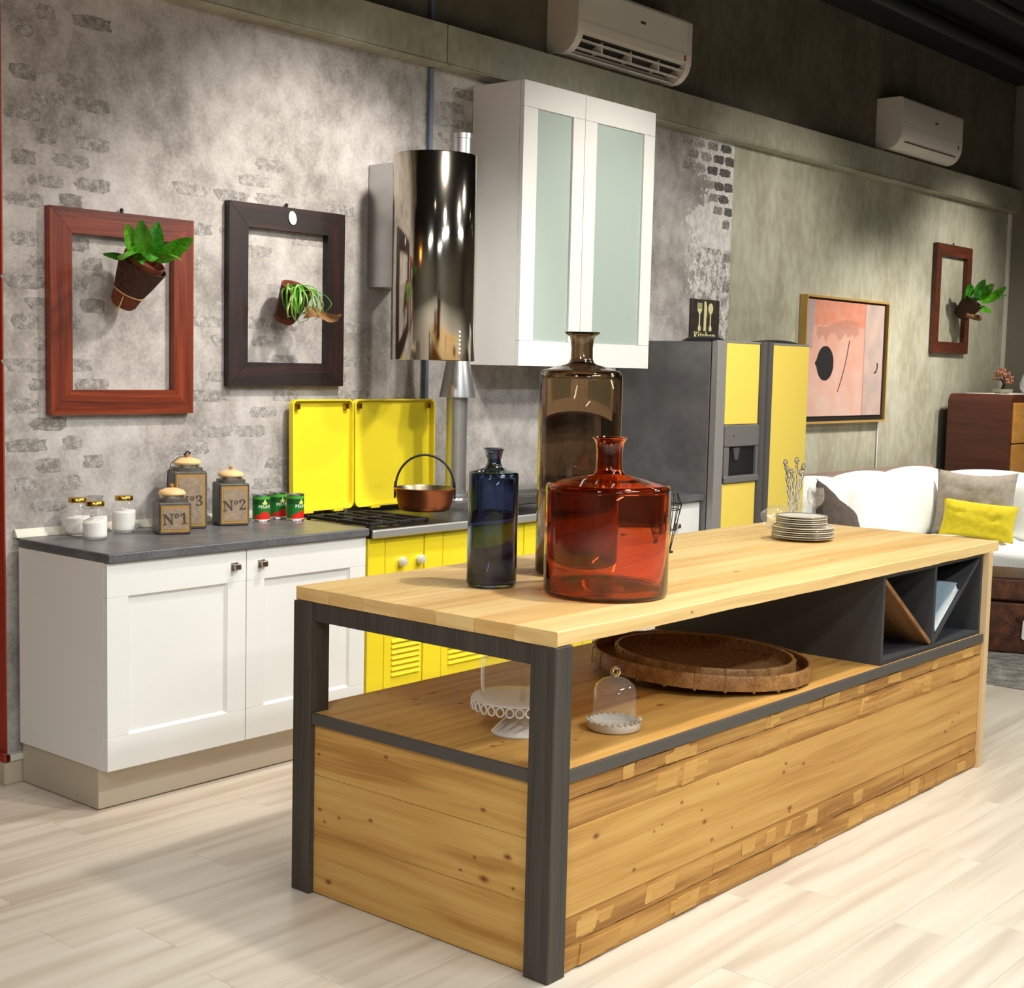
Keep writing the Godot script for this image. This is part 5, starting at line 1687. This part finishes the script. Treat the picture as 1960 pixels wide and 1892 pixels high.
# ------------------------------------------------------------------ on the island
func bottle_mesh(r: float, hb: float, hs: float, rn: float, ht: float, rl: float, c: float, t := 0.006) -> ArrayMesh:
	var m := MB.new()
	var a := [Vector2(0, 0.002), Vector2(r * 0.5, 0.001), Vector2(r - 0.012, 0.0), Vector2(r - 0.004, 0.003), Vector2(r, 0.012)]
	for k in 7:
		var e := PI * 0.5 * k / 6.0
		a.append(Vector2(r - c + cos(e) * c, hb - c + sin(e) * c))
	a.append_array([Vector2(lerpf(r, rn, 0.5), lerpf(hb, hs, 0.5)), Vector2(rn + 0.014, hs - 0.001), Vector2(rn + 0.005, hs + 0.004), Vector2(rn, hs + 0.016), Vector2(rn - 0.001, lerpf(hs, ht, 0.5)), Vector2(rn + 0.001, ht - 0.03), Vector2(rn + 0.005, ht - 0.014), Vector2(rl - 0.004, ht - 0.006), Vector2(rl, ht - 0.003), Vector2(rl, ht), Vector2(rl - 0.005, ht + 0.001)])
	var b := [Vector2(rn + 0.002 - t * 0.4, ht - 0.01), Vector2(rn - t * 0.7, ht - 0.03), Vector2(rn - t * 0.7 - 0.001, lerpf(hs, ht, 0.5)), Vector2(rn - t * 0.7, hs + 0.012), Vector2(rn + 0.006, hs - 0.006), Vector2(lerpf(r, rn, 0.5), lerpf(hb, hs, 0.5) - t), Vector2(r - c, hb - t), Vector2(r - t - c * 0.3, hb - t - c * 0.25), Vector2(r - t, hb - t - c), Vector2(r - t, 0.02), Vector2(r - t - 0.008, 0.011), Vector2(r * 0.5, 0.012), Vector2(0, 0.014)]
	a.append_array(b)
	m.lathe(a, 72, Transform3D(), 0.5)
	return m.mesh()

func wine_glass_mesh(s := 1.0) -> ArrayMesh:
	var m := MB.new()
	var pr := [Vector2(0.0, 0.0), Vector2(0.033, 0.0), Vector2(0.033, 0.002), Vector2(0.01, 0.006), Vector2(0.0045, 0.012), Vector2(0.004, 0.075), Vector2(0.008, 0.084), Vector2(0.028, 0.1), Vector2(0.038, 0.125), Vector2(0.038, 0.15), Vector2(0.033, 0.175), Vector2(0.0318, 0.175), Vector2(0.0365, 0.15), Vector2(0.0365, 0.126), Vector2(0.027, 0.103), Vector2(0.0, 0.088)]
	var q := []
	for p in pr: q.append(p * s)
	m.lathe(q, 28, Transform3D(), 0.6)
	return m.mesh()

func build_table_things() -> void:
	var T := 0.9152
	var o := thing("bottle", "short dark blue glass bottle on the island top", "bottle", Vector3(0.434, T, 1.926), 0.0, "recycled glass bottles on the island")
	part("glass_body", bottle_mesh(0.075, 0.343, 0.352, 0.021, 0.412, 0.031, 0.01), glass(rgb(122, 136, 168)), o)
	o = thing("bottle", "tall smoky brown glass bottle, tallest on the island top", "bottle", Vector3(0.833, T, 1.938), 0.0, "recycled glass bottles on the island")
	part("glass_body", bottle_mesh(0.132, 0.65, 0.668, 0.035, 0.768, 0.056, 0.024), glass(rgb(172, 152, 130)), o)
	o = thing("bottle", "wide squat orange red glass bottle at the front of the island top", "bottle", Vector3(0.576, T, 2.245), 0.0, "recycled glass bottles on the island")
	part("glass_body", bottle_mesh(0.182, 0.325, 0.352, 0.039, 0.458, 0.053, 0.016), glass(rgb(230, 142, 90)), o)
	# conical wire holder behind the orange bottle
	o = thing("wire_cone", "small conical wire holder half hidden behind the orange bottle", "holder", Vector3(1.5, T, 1.84))
	var m := MB.new()
	for k in 12:
		var a := TAU * k / 12
		m.tube([Vector3(cos(a) * 0.008, 0.002, sin(a) * 0.008), Vector3(cos(a + 0.3) * 0.045, 0.17, sin(a + 0.3) * 0.045), Vector3(cos(a + 0.4) * 0.03, 0.215, sin(a + 0.4) * 0.03)], 0.0016, 5)
	for q in [[0.04, 0.155], [0.046, 0.175], [0.026, 0.08]]:
		var ring := []
		for k in 20: ring.append(Vector3(cos(TAU * k / 20) * q[0], q[1], sin(TAU * k / 20) * q[0]))
		m.tube(ring, 0.0018, 5, true)
	part("wires", m, M.iron, o)
	m = MB.new()
	m.lathe([Vector2(0, 0), Vector2(0.02, 0), Vector2(0.02, 0.004), Vector2(0, 0.006)], 16)
	part("foot", m, M.iron, o)
	# plates
	m = MB.new()
	m.lathe([Vector2(0, 0.001), Vector2(0.06, 0.0), Vector2(0.066, 0.002), Vector2(0.1, 0.007), Vector2(0.12, 0.0105), Vector2(0.1205, 0.012), Vector2(0.119, 0.0128), Vector2(0.1, 0.0095), Vector2(0.07, 0.005), Vector2(0.0, 0.0045)], 48, Transform3D(), 0.6)
	var big := m.mesh()
	m = MB.new()
	m.lathe([Vector2(0, 0.001), Vector2(0.05, 0.0), Vector2(0.055, 0.002), Vector2(0.085, 0.007), Vector2(0.099, 0.0105), Vector2(0.0995, 0.012), Vector2(0.098, 0.0128), Vector2(0.085, 0.0095), Vector2(0.056, 0.005), Vector2(0.0, 0.0045)], 48, Transform3D(), 0.6)
	var small := m.mesh()
	m = MB.new()
	m.lathe([Vector2(0.112, 0.0085), Vector2(0.1208, 0.0102), Vector2(0.1216, 0.012), Vector2(0.1205, 0.0134), Vector2(0.113, 0.0126)], 48, Transform3D(), 0.5)
	var rim_big := m.mesh()
	m = MB.new()
	m.lathe([Vector2(0.092, 0.0085), Vector2(0.0998, 0.0102), Vector2(0.1006, 0.012), Vector2(0.0995, 0.0134), Vector2(0.093, 0.0126)], 48, Transform3D(), 0.5)
	var rim_small := m.mesh()
	var ord := ["bottom", "second", "third", "fourth", "fifth", "topmost"]
	for k in 6:
		o = thing("plate", "%s of the six larger plates in the plate stack, counted upwards" % ord[k], "plate", Vector3(2.245, T + 0.0082 * k, 1.975), 0.3 * k, "plates stacked on the island")
		part("dish", big, M.china, o)
		part("silver_rim", rim_big, M.china_rim if k % 2 == 0 else M.china, o)
	for k in 5:
		o = thing("plate", "%s of the five smaller plates on the plate stack, counted upwards" % (ord[k] if k < 4 else "topmost"), "plate", Vector3(2.238, T + 0.0082 * (6 + k) + 0.0015, 1.972), 0.4 * k, "plates stacked on the island")
		part("dish", small, M.china, o)
		part("silver_rim", rim_small, M.china_rim if k % 2 == 0 else M.china, o)
	# glassware behind the plates
	var dirn := Vector3(-0.7897, -0.4057, -0.4601)
	o = thing("wine_glass", "clear wine glass tipped over left of the plate stack", "glass", Vector3(2.485, T, 1.668))
	var g := part("bowl_and_stem", wine_glass_mesh(1.1), M.clear, o)
	g.basis = Basis(Quaternion(Vector3.UP, dirn))
	g.position = Vector3(0, 0.034, 0) - dirn * 0.1925
	o = thing("wine_glass", "clear wine glass standing upright behind the plates on the right", "glass", Vector3(2.705, T, 1.78))
	part("bowl_and_stem", wine_glass_mesh(0.95), M.clear, o)
	o = thing("glass_tumbler", "clear tumbler holding twisted glass stirrers behind the plates", "glass", Vector3(2.73, T, 1.66))
	m = MB.new()
	m.lathe([Vector2(0, 0), Vector2(0.03, 0), Vector2(0.036, 0.085), Vector2(0.034, 0.085), Vector2(0.028, 0.012), Vector2(0, 0.012)], 24, Transform3D(), 0.5)
	part("vessel", m, M.clear, o)
	var rr := RandomNumberGenerator.new()
	rr.seed = 17
	for k in 6:
		var a := TAU * k / 6 + 0.3
		var s := thing("glass_stirrer", ["left-leaning glass stirrer in the tumbler", "second glass stirrer in the tumbler from the left", "tallest glass stirrer in the tumbler", "glass stirrer in the tumbler leaning towards the viewer", "glass stirrer in the tumbler leaning right", "shortest glass stirrer in the tumbler"][k], "stirrer", Vector3(2.73, T + 0.014, 1.66), 0.0, "glass stirrers in the tumbler")
		m = MB.new()
		var hgt := 0.2 + 0.014 * ((k * 2) % 5)
		var path := []
		for e in 15:
			var t := e / 14.0
			path.append(Vector3(cos(a) * (0.006 + 0.034 * t) + 0.003 * sin(t * 30.0), hgt * t, sin(a) * (0.006 + 0.034 * t) + 0.003 * cos(t * 30.0)))
		m.tube(path, 0.006, 8)
		part("rod", m, M.crystal, s)
		m = MB.new()
		m.ball(path[14] + Vector3(0, 0.008, 0), Vector3(0.011, 0.015, 0.011), 12)
		part("drop", m, M.crystal, s)
	# on the shelf: cake stand with glass dome
	var S := 0.5465
	o = thing("cake_stand", "white footed cake stand with scalloped rim and glass dome, behind the near leg", "cake stand", Vector3(0.262, S, 2.185))
	m = MB.new()
	m.lathe([Vector2(0, 0), Vector2(0.072, 0), Vector2(0.074, 0.004), Vector2(0.06, 0.02), Vector2(0.034, 0.045), Vector2(0.026, 0.065), Vector2(0.034, 0.088), Vector2(0.05, 0.094), Vector2(0.0, 0.094)], 36, Transform3D(), 0.6)
	part("foot", m, M.milk_glass, o)
	m = MB.new()
	m.lathe([Vector2(0.0, 0.094), Vector2(0.125, 0.096), Vector2(0.131, 0.1), Vector2(0.131, 0.104), Vector2(0.127, 0.105), Vector2(0.0, 0.102)], 48, Transform3D(), 0.6)
	part("plate", m, M.milk_glass, o)
	m = MB.new()
	for k in 30: # pierced scallops hanging from the rim
		var a := TAU * k / 30
		var c := Vector3(sin(a) * 0.131, 0.086, cos(a) * 0.131)
		var ring := []
		for e in 10:
			var b := TAU * e / 10
			ring.append(c + Vector3(cos(a), 0, -sin(a)) * cos(b) * 0.0115 + Vector3.UP * sin(b) * 0.0125)
		m.tube(ring, 0.003, 5, true)
	part("scalloped_edge", m, M.milk_glass, o)
	m = MB.new()
	m.lathe([Vector2(0.107, 0.1045), Vector2(0.107, 0.2), Vector2(0.098, 0.235), Vector2(0.07, 0.262), Vector2(0.03, 0.275), Vector2(0.012, 0.277), Vector2(0.012, 0.283), Vector2(0.018, 0.295), Vector2(0.0, 0.305)], 48, Transform3D(), 0.5)
	part("glass_dome", m, M.clear, o)
	# small cloche
	o = thing("glass_cloche", "small glass cloche with ring knob on a beaded white dish", "cloche", Vector3(0.492, S, 2.352))
	m = MB.new()
	m.lathe([Vector2(0, 0), Vector2(0.07, 0), Vector2(0.076, 0.006), Vector2(0.077, 0.026), Vector2(0.073, 0.026), Vector2(0.071, 0.009), Vector2(0.0, 0.008)], 40, Transform3D(), 0.6)
	part("dish", m, M.milk_glass, o)
	m = MB.new()
	for k in 26:
		var a := TAU * k / 26
		m.ball(Vector3(sin(a) * 0.075, 0.029, cos(a) * 0.075), Vector3(0.007, 0.006, 0.006), 8)
	part("beaded_edge", m, M.crystal, o)
	m = MB.new()
	m.lathe([Vector2(0.062, 0.009), Vector2(0.062, 0.105), Vector2(0.055, 0.128), Vector2(0.036, 0.144), Vector2(0.014, 0.15), Vector2(0.0, 0.151)], 44, Transform3D(), 0.4)
	part("glass_dome", m, M.clear, o)
	m = MB.new()
	var kr := []
	for e in 14:
		kr.append(Vector3(cos(TAU * e / 14) * 0.012, 0.165 + sin(TAU * e / 14) * 0.012, cos(TAU * e / 14) * 0.004))
	m.tube(kr, 0.005, 8, true)
	part("ring_knob", m, M.crystal, o)
	# wicker trays
	tray(Vector3(1.31, S, 2.115), 0.372, 0.05, 2.6, "large round wicker tray on the island shelf")
	tray(Vector3(1.325, S + 0.0135, 2.12), 0.306, 0.046, 2.6, "smaller round wicker tray lying inside the large one")
	# book on the slanted shelf
	o = thing("book", "pale blue book lying on the slanted shelf of the niche", "book", Vector3(2.35, 0.604, 2.37))
	var bt := Transform3D(Basis(Vector3.BACK, atan2(0.28, 0.404)), Vector3.ZERO)
	m = MB.new()
	m.box(bt * Vector3(0.125, 0.0185, 0.0), Vector3(0.235, 0.03, 0.24), 0.0, bt.basis)
	part("pages", m, M.paper, o)
	m = MB.new()
	m.box(bt * Vector3(0.123, 0.0022, 0.0), Vector3(0.245, 0.003, 0.25), 0.0008, bt.basis)
	m.box(bt * Vector3(0.123, 0.0355, 0.0), Vector3(0.245, 0.003, 0.25), 0.0008, bt.basis)
	m.box(bt * Vector3(0.0018, 0.0188, 0.0), Vector3(0.003, 0.036, 0.25), 0.0008, bt.basis)
	part("cover", m, M.book_blue, o)

func tray(at: Vector3, r: float, h: float, tilt: float, label: String) -> void:
	var o := thing("wicker_tray", label, "tray", at, 0.0, "wicker trays on the island shelf")
	# the side towards the near end stands a little higher
	var ax := Vector3(-0.642, 0, -0.76).normalized()
	var B := Basis(Vector3(0.76, 0, -0.65).normalized(), deg_to_rad(tilt))
	var lift := Vector3(0, r * sin(deg_to_rad(tilt)), 0)
	var T := Transform3D(B, lift)
	var m := MB.new()
	m.lathe([Vector2(0, 0.003), Vector2(r - 0.035, 0.003), Vector2(r - 0.012, 0.012), Vector2(r - 0.008, h), Vector2(r - 0.014, h), Vector2(r - 0.018, 0.016), Vector2(r - 0.038, 0.0075), Vector2(0, 0.0075)], 72, T, 0.5)
	part("woven_body", m, M.wicker, o)
	m = MB.new()
	m.lathe([Vector2(r - 0.008, 0.004), Vector2(r, 0.006), Vector2(r + 0.0005, h - 0.004), Vector2(r - 0.004, h + 0.004), Vector2(r - 0.012, h + 0.004), Vector2(r - 0.015, h - 0.012), Vector2(r - 0.009, h - 0.012)], 72, T, 0.5)
	part("bamboo_hoop", m, M.bamboo, o)
	for k in 24:
		m = MB.new()
		var a := TAU * k / 24
		var c := Vector3(sin(a) * (r - 0.006), h * 0.5 + 0.002, cos(a) * (r - 0.006))
		m.box(T * c, Vector3(0.009, h + 0.004, 0.0155), 0.002, B * Basis(Vector3.UP, a))
		part("binding", m, M.bamboo, o)

# ------------------------------------------------------------------ on the counter
func build_counter_things() -> void:
	var W := 0.9082
	var gl := "preserving jars on the worktop"
	for q in [[Vector3(0.212, W, 0.08), 0.068, "half-filled glass jar of salt at the back left, partly behind another jar"], [Vector3(0.192, W, 0.222), 0.072, "glass jar of salt with a slanting surface standing in front"], [Vector3(0.392, W, 0.11), 0.082, "fullest glass jar of salt, standing right of the other two jars"]]:
		var o := thing("salt_jar", q[2], "jar", q[0], 0.0, gl)
		var m := MB.new()
		m.lathe([Vector2(0, 0.001), Vector2(0.036, 0.0), Vector2(0.043, 0.006), Vector2(0.0445, 0.02), Vector2(0.0445, 0.085), Vector2(0.04, 0.104), Vector2(0.03, 0.117), Vector2(0.029, 0.13)], 32, Transform3D(), 0.5)
		part("glass_body", m, M.clear, o)
		m = MB.new()
		var tilt: float = 0.25 if q[0].z > 0.2 else 0.04
		var hh: float = q[1]
		var f := func(u: float, v: float) -> Vector3:
			var a := u * TAU
			var t := v * 4.0
			if t <= 1.0: return Vector3(sin(a) * 0.036 * t, 0.0035, cos(a) * 0.036 * t)
			if t <= 1.5: return Vector3(sin(a), 0, cos(a)) * lerpf(0.036, 0.0425, (t - 1.0) * 2.0) + Vector3(0, lerpf(0.0035, 0.012, (t - 1.0) * 2.0), 0)
			if t <= 3.0:
				return Vector3(sin(a), 0, cos(a)) * 0.0428 + Vector3(0, lerpf(0.012, hh + tilt * 0.0428 * sin(a), (t - 1.5) / 1.5), 0)
			return Vector3(sin(a), 0, cos(a)) * 0.0428 * (4.0 - t) + Vector3(0, hh + tilt * 0.0428 * (4.0 - t) * sin(a), 0)
		m.grid(f, 28, 24)
		part("salt", m, M.salt, o)
		m = MB.new()
		m.lathe([Vector2(0.0335, 0.122), Vector2(0.034, 0.137), Vector2(0.032, 0.139), Vector2(0.0, 0.139)], 32, Transform3D(), 0.4)
		part("lid", m, M.gold, o)
	# tin canisters
	var gc := "tin canisters on the worktop"
	for q in [[Vector3(0.512, W, 0.245), 0.122, 0.122, "1", "smallest tin canister with pale wooden lid, numbered 1"], [Vector3(0.864, W, 0.155), 0.122, 0.17, "2", "medium tin canister with pale wooden lid, numbered 2"], [Vector3(0.668, W, 0.13), 0.13, 0.225, "3", "tallest tin canister with a ribbon on its lid, numbered 3"]]:
		var o := thing("tin_canister", q[4], "canister", q[0], deg_to_rad(-24), gc)
		var w: float = q[1]
		var h: float = q[2]
		var m := MB.new()
		m.bx(-w / 2, w / 2, 0.0, h, -w / 2, w / 2, 0.006)
		m.prism(rrect(w * 0.86, w * 0.86, 0.03), -h - 0.012, -h + 0.002, Transform3D(Basis(Vector3.RIGHT, PI / 2), Vector3.ZERO), true)
		part("tin_body", m, M.tin, o)
		m = MB.new()
		m.lathe([Vector2(w * 0.37, h + 0.008), Vector2(w * 0.37, h + 0.026), Vector2(0, h + 0.026)], 28)
		part("neck", m, M.nickel, o)
		m = MB.new()
		m.lathe([Vector2(w * 0.36, h + 0.024), Vector2(w * 0.42, h + 0.026), Vector2(w * 0.43, h + 0.032), Vector2(w * 0.36, h + 0.042), Vector2(w * 0.16, h + 0.05), Vector2(0.0, h + 0.051)], 32, Transform3D(), 0.6)
		var lid := part("lid", m, M.pale_wood, o)
		m = MB.new()
		m.lathe([Vector2(0.006, h + 0.05), Vector2(0.006, h + 0.056), Vector2(0.009, h + 0.062), Vector2(0.0, h + 0.067)], 14)
		part("lid_knob", m, M.oak, lid)
		m = MB.new()
		m.bx(-w * 0.43, w * 0.43, 0.01, h - 0.012, w / 2, w / 2 + 0.0015)
		var lab := part("label_border", m, M.tin_border, o)
		m = MB.new()
		m.bx(-w * 0.36, w * 0.36, 0.02, h - 0.022, w / 2 + 0.0015, w / 2 + 0.0025)
		part("label_field", m, M.tin_label, lab)
		var tx := part("lettering", text_mesh("N°" + q[3], 0.055, 0.001, true), M.ink, lab, Vector3(0, h * 0.48, w / 2 + 0.003))
		tx.rotation.z = 0.06
		if q[3] == "3":
			m = MB.new()
			m.tube([Vector3(0, h + 0.052, 0), Vector3(-0.03, h + 0.054, 0.01), Vector3(-0.065, h + 0.03, 0.015), Vector3(-0.08, h - 0.03, 0.02), Vector3(-0.085, h - 0.1, 0.02)], 0.003, 6, false, 0.4)
			m.tube([Vector3(0, h + 0.05, 0), Vector3(0.012, h + 0.07, 0.0), Vector3(0.0, h + 0.075, 0.01), Vector3(-0.012, h + 0.062, 0.005), Vector3(0, h + 0.052, 0)], 0.004, 6)
			part("ribbon", m, M.ribbon, o)
	# tomato cans
	var label := can_label()
	var cm := mat(Color.WHITE, 0.35)
	cm.albedo_texture = tex(label)
	var k := 0
	for q in [[Vector3(1.032, W, 0.142), "left tomato can with green label beside the medium canister"], [Vector3(1.152, W, 0.105), "middle tomato can with green label, set further back"], [Vector3(1.162, W, 0.205), "right tomato can with green label at the end of the worktop"]]:
		var o := thing("tomato_can", q[1], "can", q[0], [-0.25, -0.1, 0.02][k], "tomato cans on the worktop")
		var m := MB.new()
		m.lathe([Vector2(0, 0.001), Vector2(0.035, 0.001), Vector2(0.0372, 0.0), Vector2(0.0376, 0.003), Vector2(0.036, 0.005), Vector2(0.036, 0.106), Vector2(0.0376, 0.108), Vector2(0.0372, 0.111), Vector2(0.035, 0.1105), Vector2(0.035, 0.107), Vector2(0.0, 0.107)], 32, Transform3D(), 0.6)
		part("tin_body", m, M.steel, o)
		m = MB.new()
		for s in 32:
			var a0 := TAU * s / 32 - PI
			var a1 := TAU * (s + 1) / 32 - PI
			var d0 := Vector3(sin(a0), 0, cos(a0))
			var d1 := Vector3(sin(a1), 0, cos(a1))
			m.quad4(d0 * 0.0364 + Vector3(0, 0.007, 0), d1 * 0.0364 + Vector3(0, 0.007, 0), d1 * 0.0364 + Vector3(0, 0.104, 0), d0 * 0.0364 + Vector3(0, 0.104, 0), d0, d1, d1, d0, [Vector2(s / 32.0, 1), Vector2((s + 1) / 32.0, 1), Vector2((s + 1) / 32.0, 0), Vector2(s / 32.0, 0)])
		part("paper_label", m, cm, o)
		part("lettering", bent_text("PELATI", 0.017, 0.0366, 0.062), M.tag_white, o)
		k += 1
	# copper pot
	var o := thing("copper_pot", "hammered copper pot with an iron bail handle on the hob", "pot", Vector3(1.725, 0.932, 0.41), 0.0)
	var m := MB.new()
	m.lathe([Vector2(0, 0), Vector2(0.1, 0), Vector2(0.11, 0.006), Vector2(0.118, 0.03), Vector2(0.13, 0.088), Vector2(0.138, 0.094), Vector2(0.139, 0.099), Vector2(0.133, 0.1)], 48, Transform3D(), 0.5)
	part("bowl", m, M.copper, o)
	m = MB.new()
	m.lathe([Vector2(0.133, 0.1), Vector2(0.127, 0.092), Vector2(0.115, 0.03), Vector2(0.105, 0.008), Vector2(0, 0.006)], 48, Transform3D(), 0.5)
	part("lining", m, M.copper_in, o)
	var dx := Vector3(0.647, 0, 0.762)
	var arc := []
	for e in 25:
		var a := PI * e / 24.0
		arc.append(dx * cos(a) * -0.128 + Vector3(0, 0.1 + sin(a) * 0.142, 0))
	m = MB.new()
	m.tube(arc, 0.005, 8)
	part("bail_handle", m, M.iron, o)
	for s in [-1.0, 1.0]:
		m = MB.new()
		var c: Vector3 = dx * 0.131 * s
		m.box(c + Vector3(0, 0.08, 0), Vector3(0.022, 0.06, 0.008), 0.003, Basis(Vector3.UP, atan2(dx.x, dx.z)))
		var ring := []
		for e in 10: ring.append(c + Vector3(0, 0.112, 0) + Vector3(0.762, 0, -0.647) * cos(TAU * e / 10) * 0.011 + Vector3.UP * sin(TAU * e / 10) * 0.011)
		m.tube(ring, 0.003, 6, true)
		part("handle_lug", m, M.iron, o)

func bent_text(s: String, size_m: float, r: float, y: float) -> ArrayMesh:
	# flat letters wrapped round a cylinder of radius r
	var src := text_mesh(s, size_m, 0.0)
	var arr := src.get_mesh_arrays()
	var vs: PackedVector3Array = arr[Mesh.ARRAY_VERTEX]
	var ix = arr[Mesh.ARRAY_INDEX]
	var m := MB.new()
	var order := []
	if ix != null and ix.size() > 0: order = Array(ix)
	else: order = range(vs.size())
	for i in range(0, order.size() - 2, 3):
		var p := []
		var n := []
		for e in 3:
			var q: Vector3 = vs[order[i + e]]
			var a := q.x / r
			n.append(Vector3(sin(a), 0, cos(a)))
			p.append(n[e] * r + Vector3(0, y + q.y, 0))
		m.tri(p[0], p[1], p[2], n[0], n[1], n[2])
	return m.mesh()

func can_label() -> Image:
	var W := 512
	var H := 220
	var img := Image.create(W, H, true, Image.FORMAT_RGB8)
	var n1 := noise(151, 0.05, 2)
	for j in H:
		for i in W:
			var x := float(i) / W
			var y := float(j) / H
			var c := rgb(22, 112, 36)
			if y < 0.12: c = rgb(70, 160, 48)
			elif y < 0.34: c = rgb(14, 78, 28)
			# tomatoes
			for t in [[0.5, 0.82, 0.075, 0.2], [0.56, 0.86, 0.06, 0.16], [0.43, 0.87, 0.055, 0.15], [0.36, 0.9, 0.05, 0.13], [0.64, 0.9, 0.05, 0.12]]:
				var e := Vector2((x - t[0]) / t[2], (y - t[1]) / t[3]).length()
				if e < 1.0: c = rgb(206, 30, 22).lerp(rgb(226, 66, 44), clampf(n1.get_noise_2d(i * 2.0, j * 2.0), 0, 1))
			# pale emblem
			var em := Vector2((x - 0.5) / 0.05, (y - 0.28) / 0.07)
			if em.length() < 1.0: c = rgb(206, 206, 96)
			if absf(x - 0.5) < 0.022 * (y - 0.1) / 0.14 and y > 0.1 and y < 0.24: c = rgb(222, 226, 200)
			if y > 0.965: c = rgb(220, 214, 180)
			img.set_pixel(i, j, c)
	img.generate_mipmaps()
	return img
